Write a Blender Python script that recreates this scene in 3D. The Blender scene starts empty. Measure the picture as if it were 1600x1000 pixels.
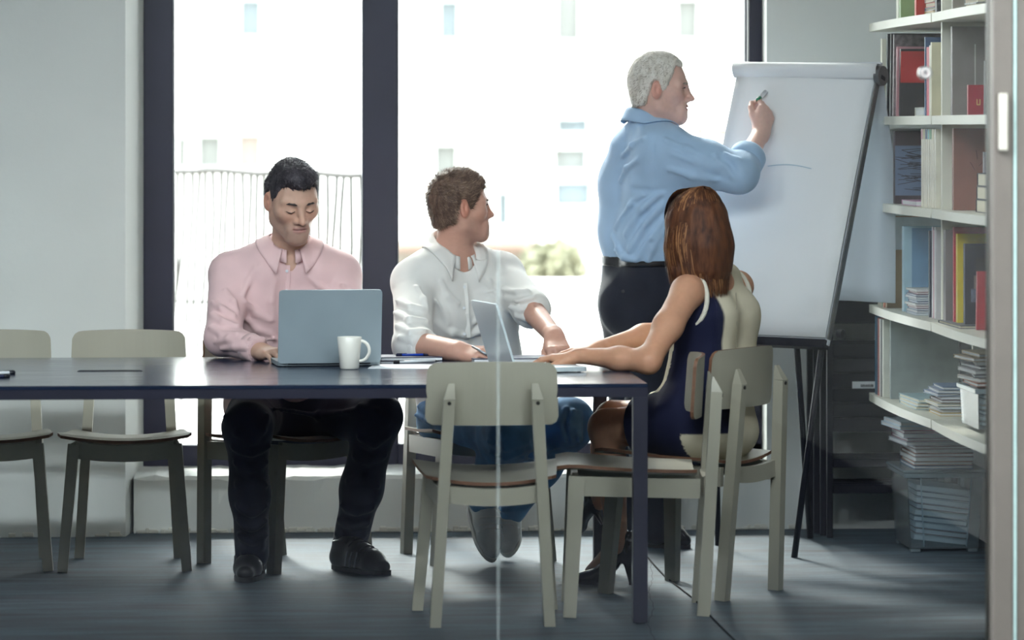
import bpy, math, random
import numpy as np
from mathutils import Matrix, Vector

random.seed(7)
rng = np.random.default_rng(11)
scene = bpy.context.scene
COL = scene.collection

# ------------------------------------------------------------------ camera
F_PX, CX, HY, CAM_H = 6000.0, 800.0, 200.0, 1.53
YAW = math.radians(3.7)
FWD = np.array([math.sin(YAW), math.cos(YAW), 0.0])
RGT = np.array([math.cos(YAW), -math.sin(YAW), 0.0])
cam_data = bpy.data.cameras.new('camera')
cam_data.sensor_width = 36.0
cam_data.lens = 36.0 * F_PX / 1600.0
cam_data.shift_y = -(500.0 - HY) / 1600.0
cam_data.clip_end = 300
cam_data.dof.use_dof = True
cam_data.dof.focus_distance = 13.2
cam_data.dof.aperture_fstop = 2.6
cam = bpy.data.objects.new('camera', cam_data)
cam.location = (0, 0, CAM_H)
cam.rotation_euler = (math.pi / 2, 0, -YAW)
COL.objects.link(cam)
scene.camera = cam

# ------------------------------------------------------------------ world: bright overcast sky
world = bpy.data.worlds.new('overcast_sky')
scene.world = world
world.use_nodes = True
wn = world.node_tree.nodes
wn['Background'].inputs[0].default_value = (0.93, 0.97, 1.0, 1)
wn['Background'].inputs[1].default_value = 6.5

# low soft sun over the roofs behind the window
sun_data = bpy.data.lights.new('sun', 'SUN')
sun_data.energy = 5.0
sun_data.angle = math.radians(9)
sun_data.color = (1.0, 0.95, 0.86)
sun = bpy.data.objects.new('sun', sun_data)
sun.rotation_euler = (math.radians(-48), 0, math.radians(14))
COL.objects.link(sun)

vs = scene.view_settings
vs.view_transform = 'Standard'
vs.look = 'None'
vs.exposure = 0.9
vs.gamma = 1.0
vs.use_curve_mapping = False
scene.cycles.max_bounces = 8
scene.cycles.diffuse_bounces = 4
scene.cycles.transparent_max_bounces = 24
scene.cycles.caustics_reflective = False
scene.cycles.caustics_refractive = False
scene.cycles.sample_clamp_indirect = 6.0

# ------------------------------------------------------------------ pixel <-> place helpers
def W(px, py, d):
    """world point seen at photo pixel (px, py), d metres along the viewing axis"""
    p = FWD * d + RGT * ((px - CX) / F_PX * d)
    return np.array([p[0], p[1], CAM_H - (py - HY) / F_PX * d])
def FL(px, py):
    return W(px, py, F_PX * CAM_H / (py - HY))
def ZP(px, py, z):
    return W(px, py, F_PX * (CAM_H - z) / (py - HY))
def ray(px):
    return FWD + RGT * ((px - CX) / F_PX)
def onY(px, y):
    v = ray(px); return v[0] * y / v[1]
def onX(px, x):
    v = ray(px); return v[1] * x / v[0]
def zat(px, py, y):
    v = ray(px); d = y / v[1]
    return CAM_H - (py - HY) / F_PX * d
def zatX(px, py, x):
    v = ray(px); d = x / v[0]
    return CAM_H - (py - HY) / F_PX * d
def UD(u, d, z=0.0):
    p = FWD * d + RGT * u
    return np.array([p[0], p[1], z])
def nrm(v):
    v = np.asarray(v, float); return v / (np.linalg.norm(v) + 1e-12)

# ------------------------------------------------------------------ object helpers
def thing(name, label, cat, loc=(0, 0, 0), rotz=0.0, group=None):
    o = bpy.data.objects.new(name, None)
    o.empty_display_size = 0.1
    o.location = tuple(float(c) for c in loc); o.rotation_euler = (0, 0, rotz)
    COL.objects.link(o)
    o['label'] = label; o['category'] = cat
    if group: o['group'] = group
    return o
def tag(o, label, cat, group=None):
    o['label'] = label; o['category'] = cat
    if group: o['group'] = group
    return o
def struct(o):
    o['kind'] = 'structure'; return o
def empty(name, loc=(0, 0, 0)):
    o = bpy.data.objects.new(name, None); o.location = loc; COL.objects.link(o); return o
def copy_tree(o, parent=None):
    c = o.copy(); COL.objects.link(c)
    if parent is not None: c.parent = parent
    for ch in list(o.children): copy_tree(ch, c)
    return c
def keep_parent(o, parent):
    """parent a mesh whose vertices are in world coordinates"""
    o.parent = parent
    bpy.context.view_layer.update()
    o.matrix_parent_inverse = parent.matrix_world.inverted()

class MB:
    def __init__(s): s.v = []; s.f = []; s.m = []
    def add(s, verts, faces, mi=0):
        n = len(s.v); s.v.extend([tuple(map(float, p)) for p in verts])
        s.f.extend([tuple(i + n for i in q) for q in faces]); s.m.extend([mi] * len(faces)); return s
    def box(s, lo, hi, mi=0, ch=0.0, M=None):
        x0, y0, z0 = lo; x1, y1, z1 = hi
        if ch <= 0:
            vv = [(x0,y0,z0),(x1,y0,z0),(x1,y1,z0),(x0,y1,z0),(x0,y0,z1),(x1,y0,z1),(x1,y1,z1),(x0,y1,z1)]
            ff = [(3,2,1,0),(4,5,6,7),(0,1,5,4),(1,2,6,5),(2,3,7,6),(3,0,4,7)]
        else:
            c = min(ch, (x1-x0)/2.01, (y1-y0)/2.01, (z1-z0)/2.01)
            vv = []; idx = {}
            for ix in (0, 1):
                for iy in (0, 1):
                    for iz in (0, 1):
                        X = (x0, x1)[ix]; Y = (y0, y1)[iy]; Z = (z0, z1)[iz]
                        sx, sy, sz = (1-2*ix)*c, (1-2*iy)*c, (1-2*iz)*c
                        idx[ix,iy,iz,0] = len(vv); vv.append((X, Y+sy, Z+sz))
                        idx[ix,iy,iz,1] = len(vv); vv.append((X+sx, Y, Z+sz))
                        idx[ix,iy,iz,2] = len(vv); vv.append((X+sx, Y+sy, Z))
            ff = []
            g = lambda a,b,c_,k: idx[a,b,c_,k]
            ff.append((g(0,0,0,0),g(0,0,1,0),g(0,1,1,0),g(0,1,0,0))); ff.append((g(1,0,0,0),g(1,1,0,0),g(1,1,1,0),g(1,0,1,0)))
            ff.append((g(0,0,0,1),g(1,0,0,1),g(1,0,1,1),g(0,0,1,1))); ff.append((g(0,1,0,1),g(0,1,1,1),g(1,1,1,1),g(1,1,0,1)))
            ff.append((g(0,0,0,2),g(0,1,0,2),g(1,1,0,2),g(1,0,0,2))); ff.append((g(0,0,1,2),g(1,0,1,2),g(1,1,1,2),g(0,1,1,2)))
            cx, cy, cz = (x0+x1)/2, (y0+y1)/2, (z0+z1)/2
            def orient(q):
                P = [np.array(vv[i]) for i in q]; nn = np.cross(P[1]-P[0], P[2]-P[0]); ce = sum(P)/len(P)
                return q if np.dot(nn, ce-np.array([cx,cy,cz])) > 0 else tuple(reversed(q))
            for a in (0,1):
                for b in (0,1):
                    ff.append((g(a,b,0,0),g(a,b,1,0),g(a,b,1,1),g(a,b,0,1)))
                    ff.append((g(a,0,b,0),g(a,1,b,0),g(a,1,b,2),g(a,0,b,2)))
                    ff.append((g(0,a,b,1),g(1,a,b,1),g(1,a,b,2),g(0,a,b,2)))
                    for e in (0,1): ff.append((g(a,b,e,0),g(a,b,e,1),g(a,b,e,2)))
            ff = [orient(q) for q in ff]
        if M is not None: vv = [tuple(M @ Vector(p)) for p in vv]
        return s.add(vv, ff, mi)
    def bar(s, p0, p1, w, h, up=(0,0,1), w1=None, h1=None, mi=0):
        """rectangular bar p0->p1; w across, h along 'up' """
        p0 = np.asarray(p0, float); p1 = np.asarray(p1, float); w1 = w1 or w; h1 = h1 or h
        y = nrm(p1 - p0); x = nrm(np.cross(y, up)); z = np.cross(x, y)
        vv = []
        for p, a, b in ((p0, w/2, h/2), (p1, w1/2, h1/2)):
            for sx, sz in ((-1,-1),(1,-1),(1,1),(-1,1)): vv.append(p + x*sx*a + z*sz*b)
        return s.add(vv, [(0,1,2,3),(7,6,5,4),(0,4,5,1),(1,5,6,2),(2,6,7,3),(3,7,4,0)], mi)
    def tube(s, pts, r, n=10, mi=0, caps=True):
        P = [np.asarray(p, float) for p in pts]; R = r if isinstance(r, (list, tuple)) else [r]*len(P)
        vv = []; ff = []; prevx = None
        for i, p in enumerate(P):
            t = nrm(P[min(i+1, len(P)-1)] - P[max(i-1, 0)])
            a = prevx if prevx is not None else (np.array([0,0,1.0]) if abs(t[2]) < .9 else np.array([1.0,0,0]))
            x = nrm(a - t*np.dot(a, t)); y = np.cross(t, x); prevx = x
            for k in range(n):
                an = 2*math.pi*k/n; vv.append(p + (x*math.cos(an) + y*math.sin(an))*R[i])
        for i in range(len(P)-1):
            for k in range(n):
                k2 = (k+1) % n; ff.append((i*n+k, i*n+k2, (i+1)*n+k2, (i+1)*n+k))
        if caps:
            ff.append(tuple(range(n-1, -1, -1))); ff.append(tuple((len(P)-1)*n + k for k in range(n)))
        return s.add(vv, ff, mi)
    def lathe(s, prof, n=24, mi=0, c=(0,0,0)):
        vv = []; ff = []
        for r, z in prof:
            for k in range(n):
                a = 2*math.pi*k/n; vv.append((c[0]+r*math.cos(a), c[1]+r*math.sin(a), c[2]+z))
        for i in range(len(prof)-1):
            for k in range(n):
                k2 = (k+1) % n; ff.append((i*n+k, i*n+k2, (i+1)*n+k2, (i+1)*n+k))
        return s.add(vv, ff, mi)
    def prism(s, outline, n, t, mi=0, mi_side=None):
        """outline: 3-D polygon, extruded by t along n"""
        O = [np.asarray(p, float) for p in outline]; n = nrm(n)*t; k = len(O)
        vv = O + [p + n for p in O]
        s.add(vv, [tuple(range(k-1, -1, -1)), tuple(range(k, 2*k))], mi)
        base = len(s.v) - 2*k
        side = [(base+i, base+(i+1) % k, base+k+(i+1) % k, base+k+i) for i in range(k)]
        s.f.extend(side); s.m.extend([mi if mi_side is None else mi_side]*k); return s
    def mesh(s, name, mats, smooth=False):
        me = bpy.data.meshes.new(name); me.from_pydata(s.v, [], s.f)
        for m in (mats if isinstance(mats, (list, tuple)) else [mats]): me.materials.append(m)
        if len(me.polygons):
            me.polygons.foreach_set('material_index', s.m)
            if smooth: me.polygons.foreach_set('use_smooth', [True]*len(me.polygons))
        me.update(); return me
    def build(s, name, mats, parent=None, smooth=False):
        o = bpy.data.objects.new(name, s.mesh(name, mats, smooth)); COL.objects.link(o)
        if parent is not None: o.parent = parent
        return o

# ------------------------------------------------------------------ materials
def srgb(r, g, b):
    f = lambda c: (c/255/12.92) if c/255 <= .04045 else ((c/255+.055)/1.055)**2.4
    return (f(r), f(g), f(b), 1)
def mat(name, col, rough=.5, var=.08, scale=8.0, bump=0.0, bscale=None, metal=0.0, spec=.5, stretch=(1,1,1), col2=None, coat=0.0, sub=0.0, detail=5, bdist=.004):
    m = bpy.data.materials.new(name); m.use_nodes = True
    nt = m.node_tree; N = nt.nodes; L = nt.links; b = N['Principled BSDF']
    tc = N.new('ShaderNodeTexCoord'); mp = N.new('ShaderNodeMapping'); mp.inputs['Scale'].default_value = stretch
    L.new(tc.outputs['Object'], mp.inputs[0])
    nz = N.new('ShaderNodeTexNoise'); nz.inputs['Scale'].default_value = scale; nz.inputs['Detail'].default_value = detail
    L.new(mp.outputs[0], nz.inputs['Vector'])
    cr = N.new('ShaderNodeValToRGB'); cr.color_ramp.elements[0].position = .3; cr.color_ramp.elements[1].position = .7
    c = np.array(col[:3])
    c2 = np.array(col2[:3]) if col2 is not None else np.clip(c*(1+var), 0, 1)
    c1 = c if col2 is not None else c*(1-var)
    cr.color_ramp.elements[0].color = (*c1, 1); cr.color_ramp.elements[1].color = (*c2, 1)
    L.new(nz.outputs['Fac'], cr.inputs[0]); L.new(cr.outputs[0], b.inputs['Base Color'])
    b.inputs['Roughness'].default_value = rough; b.inputs['Metallic'].default_value = metal
    b.inputs['Specular IOR Level'].default_value = spec
    b.inputs['Coat Weight'].default_value = coat
    if sub:
        b.inputs['Subsurface Weight'].default_value = sub; b.inputs['Subsurface Scale'].default_value = .01
        b.inputs['Subsurface Radius'].default_value = (1, .35, .2)
    if bump:
        n2 = N.new('ShaderNodeTexNoise'); n2.inputs['Scale'].default_value = bscale or scale*4; n2.inputs['Detail'].default_value = 6
        L.new(mp.outputs[0], n2.inputs['Vector'])
        bp = N.new('ShaderNodeBump'); bp.inputs['Strength'].default_value = bump; bp.inputs['Distance'].default_value = bdist
        L.new(n2.outputs['Fac'], bp.inputs['Height']); L.new(bp.outputs[0], b.inputs['Normal'])
    return m
def attr_mat(name, rough=.5, spec=.4, sub=0.0, scale=60, var=.1, bump=0.0, bscale=200):
    """base colour from the mesh's own 'tint' attribute, with a fine mottling"""
    m = mat(name, (.8, .8, .8), rough, var, scale, bump, bscale, spec=spec, sub=sub)
    N = m.node_tree.nodes; L = m.node_tree.links; b = N['Principled BSDF']
    at = N.new('ShaderNodeAttribute'); at.attribute_name = 'tint'
    mx = N.new('ShaderNodeMix'); mx.data_type = 'RGBA'; mx.blend_type = 'MULTIPLY'; mx.inputs[0].default_value = 1
    cr = [n for n in N if n.type == 'VALTORGB'][0]
    cr.color_ramp.elements[0].color = (1-var, 1-var, 1-var, 1); cr.color_ramp.elements[1].color = (1, 1, 1, 1)
    L.new(at.outputs['Color'], mx.inputs[6]); L.new(cr.outputs[0], mx.inputs[7]); L.new(mx.outputs[2], b.inputs['Base Color'])
    return m
def glass_mat(name, tint=(1, 1, 1), ior=1.45, haze=0.0, hazecol=(.8, .9, .95), rough=0.0):
    m = bpy.data.materials.new(name); m.use_nodes = True
    nt = m.node_tree; N = nt.nodes; L = nt.links; N.remove(N['Principled BSDF'])
    out = N['Material Output']
    tr = N.new('ShaderNodeBsdfTransparent'); tr.inputs[0].default_value = (*tint, 1)
    gl = N.new('ShaderNodeBsdfGlossy'); gl.inputs['Roughness'].default_value = rough
    fr = N.new('ShaderNodeFresnel'); fr.inputs[0].default_value = ior
    mx = N.new('ShaderNodeMixShader')
    L.new(fr.outputs[0], mx.inputs[0]); L.new(gl.outputs[0], mx.inputs[2])
    if haze > 0:
        df = N.new('ShaderNodeBsdfDiffuse'); df.inputs[0].default_value = (*hazecol, 1)
        tl = N.new('ShaderNodeBsdfTranslucent'); tl.inputs[0].default_value = (*hazecol, 1)
        md = N.new('ShaderNodeMixShader'); md.inputs[0].default_value = .5
        L.new(df.outputs[0], md.inputs[1]); L.new(tl.outputs[0], md.inputs[2])
        m2 = N.new('ShaderNodeMixShader'); m2.inputs[0].default_value = haze
        L.new(tr.outputs[0], m2.inputs[1]); L.new(md.outputs[0], m2.inputs[2]); L.new(m2.outputs[0], mx.inputs[1])
    else:
        L.new(tr.outputs[0], mx.inputs[1])
    L.new(mx.outputs[0], out.inputs[0])
    return m
def lamp_mat(name, col, strength):
    m = bpy.data.materials.new(name); m.use_nodes = True
    b = m.node_tree.nodes['Principled BSDF']
    b.inputs['Emission Color'].default_value = (*col, 1); b.inputs['Emission Strength'].default_value = strength
    return m

M = {}
M['wall'] = mat('wall_plaster', srgb(222, 224, 220), .85, .03, 2.5, .25, 30)
M['wall_patch'] = mat('old_plaster', srgb(214, 212, 202), .9, .10, 9, .5, 40)
M['ceil'] = mat('ceiling_paint', srgb(225, 226, 226), .9, .02, 3)
M['frame_dark'] = mat('dark_window_frame', srgb(38, 38, 60), .42, .12, 4, .05, 60)
M['white_paint'] = mat('white_lacquered_wood', srgb(164, 159, 143), .42, .04, 6, .06, 90, stretch=(1, 1, .25))
M['ply_edge'] = mat('plywood_edge', srgb(116, 80, 58), .6, .18, 30, stretch=(1, 1, 6))
M['screw'] = mat('steel_screw', srgb(60, 58, 55), .35, .1, 50, metal=1)
M['table_black'] = mat('black_table_frame', srgb(30, 29, 50), .45, .12, 6)
M['shelf_white'] = mat('shelf_lacquer', srgb(232, 230, 214), .45, .03, 5)
M['joint'] = mat('shelf_joint', srgb(160, 150, 132), .6, .1, 20)
M['paper'] = mat('white_paper', srgb(238, 240, 242), .8, .02, 3)
M['black_metal'] = mat('black_metal', srgb(15, 15, 30), .5, .15, 10, spec=.3)
M['grey_metal'] = mat('grey_metal', srgb(120, 120, 122), .35, .08, 10, metal=.6)
M['alu'] = mat('aluminium', srgb(178, 184, 190), .32, .03, 30, metal=.75)
M['dark_plastic'] = mat('dark_plastic', srgb(28, 29, 36), .45, .1, 20)
M['ceramic'] = mat('glazed_ceramic', srgb(236, 232, 222), .25, .02, 8, coat=.4)
M['post'] = mat('painted_steel_post', srgb(94, 88, 82), .5, .06, 12)
M['plate'] = mat('pale_plate', srgb(184, 180, 168), .4, .03, 8)
M['glass'] = glass_mat('partition_glass', (.97, .985, .985))
M['wglass'] = glass_mat('window_glass', (.96, .98, .98), 1.4)
M['edge_glass'] = mat('glass_edge', srgb(170, 196, 192), .15, .1, 20)
M['bin'] = glass_mat('clear_plastic', (.90, .95, .98), 1.4, .17, (.62, .78, .86), .25)
FILL_LAMP = 68.0
FILL_LAMPS = [(-3.0, 9.35), (-1.2, 9.35), (.6, 9.35), (1.9, 8.2), (-2.2, 7.6), (-.2, 7.6)]  # unseen hall lamps, added as front fill
# floor: worn blue-grey cement with streaks
def floor_material():
    m = mat('worn_cement', srgb(112, 128, 138), .42, .2, 1.6, .12, 24, spec=.3)
    nt = m.node_tree; N = nt.nodes; L = nt.links; b = N['Principled BSDF']
    tc = N.new('ShaderNodeTexCoord')
    mp = N.new('ShaderNodeMapping'); mp.inputs['Scale'].default_value = (.8, 5.0, 1)
    L.new(tc.outputs['Object'], mp.inputs[0])
    n1 = N.new('ShaderNodeTexNoise'); n1.inputs['Scale'].default_value = 2.4; n1.inputs['Detail'].default_value = 9; n1.inputs['Roughness'].default_value = .65
    L.new(mp.outputs[0], n1.inputs['Vector'])
    cr = N.new('ShaderNodeValToRGB')
    E = cr.color_ramp.elements
    E[0].position = .33; E[0].color = srgb(17, 28, 40)
    E[1].position = .66; E[1].color = srgb(80, 98, 110)
    L.new(n1.outputs['Fac'], cr.inputs[0])
    n2 = N.new('ShaderNodeTexNoise'); n2.inputs['Scale'].default_value = 70; n2.inputs['Detail'].default_value = 4
    L.new(tc.outputs['Object'], n2.inputs['Vector'])
    mx = N.new('ShaderNodeMix'); mx.data_type = 'RGBA'; mx.blend_type = 'OVERLAY'; mx.inputs[0].default_value = .35
    L.new(cr.outputs[0], mx.inputs[6]); L.new(n2.outputs['Fac'], mx.inputs[7])
    L.new(mx.outputs[2], b.inputs['Base Color'])
    r = N.new('ShaderNodeMapRange'); r.inputs[3].default_value = .45; r.inputs[4].default_value = .75
    L.new(n1.outputs['Fac'], r.inputs[0]); L.new(r.outputs[0], b.inputs['Roughness'])
    return m
M['floor'] = floor_material()

YS, YL, YF = 14.55, 14.44, 14.93          # sill wall face, left wall face, window frame face
XR, XL = 2.66, -4.2                        # right and left room walls
YB = -1.6                                  # back wall of the hall the camera stands in
ZC = 3.05
# ---------------------------------------------------------------- shell
struct(MB().box((XL-.2, 10.44, -.2), (XR+.2, 15.2, 0)).build('floor', M['floor']))
struct(MB().box((XL-.2, YB-.2, -.2), (XR+.2, 10.44, 0)).build('floor_hall', mat('dark_hall_floor', srgb(44, 48, 56), .95, .1, 60)))  # unseen hall floor, made dark to cut light bouncing up
struct(MB().box((XL-.2, YB-.2, ZC), (XR+.2, 15.2, ZC+.2)).build('ceiling', M['ceil']))
xl0 = onY(196, YL); xl1 = onY(224, YF)
xr0 = onY(1198, YS); xr1 = onY(1191, YF)
# left pier of the window wall, with a splayed reveal
mb = MB(); pl = [(XL, YL, 0), (xl0, YL, 0), (onY(212, YL+.25), YL+.25, 0), (xl1, YF-.0, 0), (xl1, 15.2, 0), (XL, 15.2, 0)]
struct(mb.prism(pl, (0, 0, 1), ZC).build('wall_left_pier', M['wall']))
mb = MB(); pl = [(xr0, YS, 0), (XR, YS, 0), (XR, 15.2, 0), (xr1, 15.2, 0), (xr1, YF, 0)]
struct(mb.prism(pl, (0, 0, 1), ZC).build('wall_back', M['wall']))
wl = MB(); HY0, HY1, HZ0, HZ1 = 5.4, 9.8, 1.45, 2.75      # unseen opening added in the left hall wall for side fill light
wl.box((XL-.2, YB, 0), (XL, HY0, ZC)); wl.box((XL-.2, HY1, 0), (XL, 15.2, ZC)); wl.box((XL-.2, HY0, 0), (XL, HY1, HZ0)); wl.box((XL-.2, HY0, HZ1), (XL, HY1, ZC))
struct(wl.build('wall_left', M['wall']))
struct(MB().box((XR, YB, 0), (XR+.2, 15.2, ZC)).build('wall_right', M['wall']))
struct(MB().box((XL, YB-.2, 0), (XR, YB, ZC)).build('wall_rear', mat('dark_hall_wall', srgb(46, 54, 70), .9, .06, 3)))  # unseen wall, made dark to weaken its reflection in the partition
# low sill wall with a slightly lumpy plaster ledge
zs = zat(640, 743, YS)
def sill_wall():
    mb = MB(); n = 60; vv = []; ff = []
    xa, xb = onY(209, YS), xr0
    prof = [(0, 0), (0, zs*.5), (0, zs-.012), (.012, zs), (.20, zs+.004), (.40, zs+.008), (.62, zs+.008), (.62, 0)]
    r = np.random.default_rng(3)
    for i in range(n+1):
        x = xa + (xb-xa)*i/n
        for j, (dy, z) in enumerate(prof):
            jit = r.normal(0, .0022) if 1 < j < 6 else 0
            vv.append((x, YS+dy+(jit if j == 2 else 0), z+jit))
    k = len(prof)
    for i in range(n):
        for j in range(k-1): ff.append((i*k+j, (i+1)*k+j, (i+1)*k+j+1, i*k+j+1))
    mb.add(vv, ff); return struct(mb.build('wall_sill', M['wall'], smooth=False))
sill_wall()
# crumbling plaster along the foot of the wall
def crumbs(name, x0, x1, y, n, seed):
    r = np.random.default_rng(seed); mb = MB()
    for i in range(n):
        x = r.uniform(x0, x1); h = r.uniform(.006, .022); w = r.uniform(.01, .05)
        mb.box((x, y-r.uniform(.003, .016), 0), (x+w, y+.01, h), ch=.003)
    o = mb.build(name, M['wall_patch']); o['kind'] = 'structure'; return o
crumbs('baseboard_sill', onY(212, YS), onY(1240, YS), YS, 150, 5)
crumbs('baseboard_left', XL+.5, xl0-.02, YL, 40, 6)

# ---------------------------------------------------------------- windows
def stile(mb, pa, pb, z0, z1):
    mb.box((onY(pa, YF), YF, z0), (onY(pb, YF), YF+.09, z1), ch=.004)
zrail0, zrail1 = zat(600, 731, YF), zat(600, 694, YF)
w1 = struct(empty('window_1'))
for nm, a, b in (('stile', 224, 270), ('mullion', 566, 621)):
    mb = MB(); stile(mb, a, b, zrail0, ZC); o = mb.build(nm, M['frame_dark'], w1)
    mb = MB(); xa = onY(b, YF); mb.box((xa-.0, YF+.03, zrail1), (xa+.006, YF+.075, ZC)); mb.build('glazing_bead', M['grey_metal'], o)
mb = MB(); mb.box((onY(270, YF), YF, zrail0), (onY(566, YF), YF+.09, zrail1), ch=.004); mb.build('bottom_rail', M['frame_dark'], w1)
mb = MB(); mb.box((onY(270, YF), YF+.035, zrail1), (onY(566, YF), YF+.047, ZC)); mb.build('pane', M['wglass'], w1)
w2 = struct(empty('window_2'))
mb = MB(); stile(mb, 1171, 1191, zrail0, ZC); mb.build('stile', M['frame_dark'], w2)
mb = MB(); mb.box((onY(1164.5, YF), YF+.01, zrail1), (onY(1167.5, YF), YF+.08, ZC)); mb.build('glazing_bead', M['frame_dark'], w2)
mb = MB(); mb.box((onY(621, YF), YF, zrail0), (onY(1191, YF), YF+.09, zrail1), ch=.004); mb.build('bottom_rail', M['frame_dark'], w2)
mb = MB(); mb.box((onY(621, YF), YF+.035, zrail1), (onY(1171, YF), YF+.047, ZC)); mb.build('pane', M['wglass'], w2)
w3 = struct(empty('fill_window_3'))  # unseen window, added to let fill light into the hall
for i in range(5):
    y = HY0+(HY1-HY0)*i/4; MB().box((XL-.12, y-.03, HZ0), (XL-.06, y+.03, HZ1)).build('mullion', M['frame_dark'], w3)
for z in (HZ0, HZ1-.05): MB().box((XL-.12, HY0, z), (XL-.06, HY1, z+.05)).build('rail', M['frame_dark'], w3)
MB().box((XL-.095, HY0, HZ0), (XL-.085, HY1, HZ1)).build('pane', M['wglass'], w3)
# small square sticker on the glass
yk = YF+.033
mb = MB(); mb.box((onY(728, yk), yk-.0015, zat(745, 26, yk)), (onY(764, yk), yk, zat(745, -12, yk)))
st = tag(mb.build('glass_sticker', glass_mat('sticker_film', (.95, .95, .96), 1.1, .16, (.7, .72, .75), .4)), 'small pale square sticker high on the window glass', 'sticker')
mb = MB(); mb.box((onY(736, yk), yk-.0025, zat(745, 19, yk)), (onY(756, yk), yk-.0014, zat(745, -3, yk)))
o = mb.build('printed_square', glass_mat('sticker_print', (.88, .88, .9), 1.1, .2, (.5, .52, .58), .4), st)

# ---------------------------------------------------------------- outdoors
M['render_white'] = mat('pale_render', srgb(214, 212, 206), .9, .04, .6)
M['render_cream'] = mat('cream_render', srgb(106, 97, 86), .9, .06, .6)
M['far_glass'] = mat('far_window_glass', srgb(98, 105, 108), .5, .15, .8)
M['far_shade'] = mat('far_window_shade', srgb(104, 104, 100), .6, .12, .8)
M['far_pink'] = mat('far_shutter', srgb(130, 118, 110), .7, .12, .8)
M['rail'] = mat('weathered_rail', srgb(50, 46, 42), .7, .2, 20)
M['terr'] = mat('terrace_tiles', srgb(196, 192, 186), .8, .05, 2)
struct(MB().box((-30, 15.2, -.35), (30, 70, -.15)).build('ground_terrace', M['terr']))
YH = 42.0
def facade():
    t = thing('apartment_building', 'sunlit pale apartment building with bluish windows seen through the glass', 'building', (0, YH, 0))
    # wall strips around the window openings
    wins = [(375, 408, 0, 58, 'far_glass'), (686, 716, 2, 62, 'far_glass'), (868, 918, 185, 208, 'far_glass'), (864, 916, 232, 266, 'far_shade'),
            (866, 922, 284, 322, 'far_glass'), (776, 794, 300, 352, 'far_glass'), (678, 714, 226, 282, 'far_shade'),
            (868, 905, -60, 64, 'far_shade'), (1055, 1090, 0, 62, 'far_shade'), (1085, 1108, 196, 214, 'far_pink'), (278, 292, 214, 262, 'far_shade'),
            (310, 346, 212, 262, 'far_shade'), (372, 408, 210, 262, 'far_pink'), (310, 345, -40, 60, 'far_pink'), (806, 812, 296, 352, 'far_pink'), (1106, 1150, 200, 214, 'far_pink')]
    part = MB().box((-14, 0, -1), (16, 1.0, 14)).build('wall', M['render_white'], t)
    for a, b, y0, y1, k in wins:
        x0, x1 = onY(a, YH), onY(b, YH); z1, z0 = zat(a, y0, YH), zat(a, y1, YH)
        fr = MB()
        e = .05
        fr.box((x0-e, -.14, z1), (x1+e, .02, z1+e)); fr.box((x0-e, -.2, z0-e), (x1+e, .02, z0))
        fr.box((x0-e, -.14, z0), (x0, .02, z1)); fr.box((x1, -.14, z0), (x1+e, .02, z1))
        w = fr.build('window', M['render_white'], t)
        MB().box((x0, -.03, z0), (x1, .01, z1)).build('pane', M[k], w)
    # sloping awning
    x0, x1 = onY(842, YH-1), onY(960, YH-1)
    mb = MB(); za, zb = zat(850, 352, YH-1), zat(950, 312, YH-1)
    mb.prism([(x0, -.15, za), (x1, -.15, zb), (x1, -.15, zb-.18), (x0, -.15, za-.18)], (0, -1, 0), 1.2); mb.build('awning', M['render_white'], t)
facade()
# lower houses and a shrub beyond the terrace wall
YG = 30.0
t = thing('low_house', 'low cream house with a terracotta edge beyond the terrace', 'house', (0, YG, 0))
MB().box((onY(600, YG), 0, -.3), (onY(885, YG), 1.5, zat(700, 394, YG))).build('wall', M['render_cream'], t)
MB().box((onY(598, YG), -.1, zat(700, 394, YG)), (onY(850, YG), 1.6, zat(700, 384, YG))).build('roof_edge', mat('terracotta', srgb(104, 84, 72), .9, .1, 2), t)
MB().box((onY(905, YG), .2, -.3), (onY(1010, YG), 1.5, zat(700, 368, YG))).build('annex_wall', mat('grey_render', srgb(140, 146, 156), .9, .08, 1), t)
def shrub(name, px, py, y, rx, rz, label):
    r = np.random.default_rng(int(px)); mb = MB(); c = np.array([onY(px, y), y, zat(px, py, y)])
    for i in range(420):
        v = r.normal(size=3); v /= np.linalg.norm(v); v *= r.uniform(.55, 1.0)
        p = c + v*np.array([rx, rx, rz]); a = r.normal(size=3); a /= np.linalg.norm(a); b = nrm(np.cross(a, r.normal(size=3)))
        s = .09; mb.add([p-a*s, p+b*s*.5, p+a*s, p-b*s*.5], [(0, 1, 2, 3)])
    t = thing(name, label, 'shrub', (0, 0, 0))
    mb.build('foliage', mat('leaves_'+str(int(px)), srgb(118, 116, 94), .7, .2, 3), t)
    MB().tube([(c[0], c[1], -.3), (c[0], c[1], c[2])], .05, 8).build('trunk', M['rail'], t)
shrub('shrub', 862, 418, 27.0, .22, .17, 'yellow green shrub beyond the terrace wall')
YP = 18.6
t = MB().box((onY(600, YP), YP, -.3), (onY(1260, YP), YP+.2, zat(900, 436, YP)), ch=.01).build('terrace_wall', M['render_white'])
tag(t, 'low white terrace parapet outside the wide window', 'wall')
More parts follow.
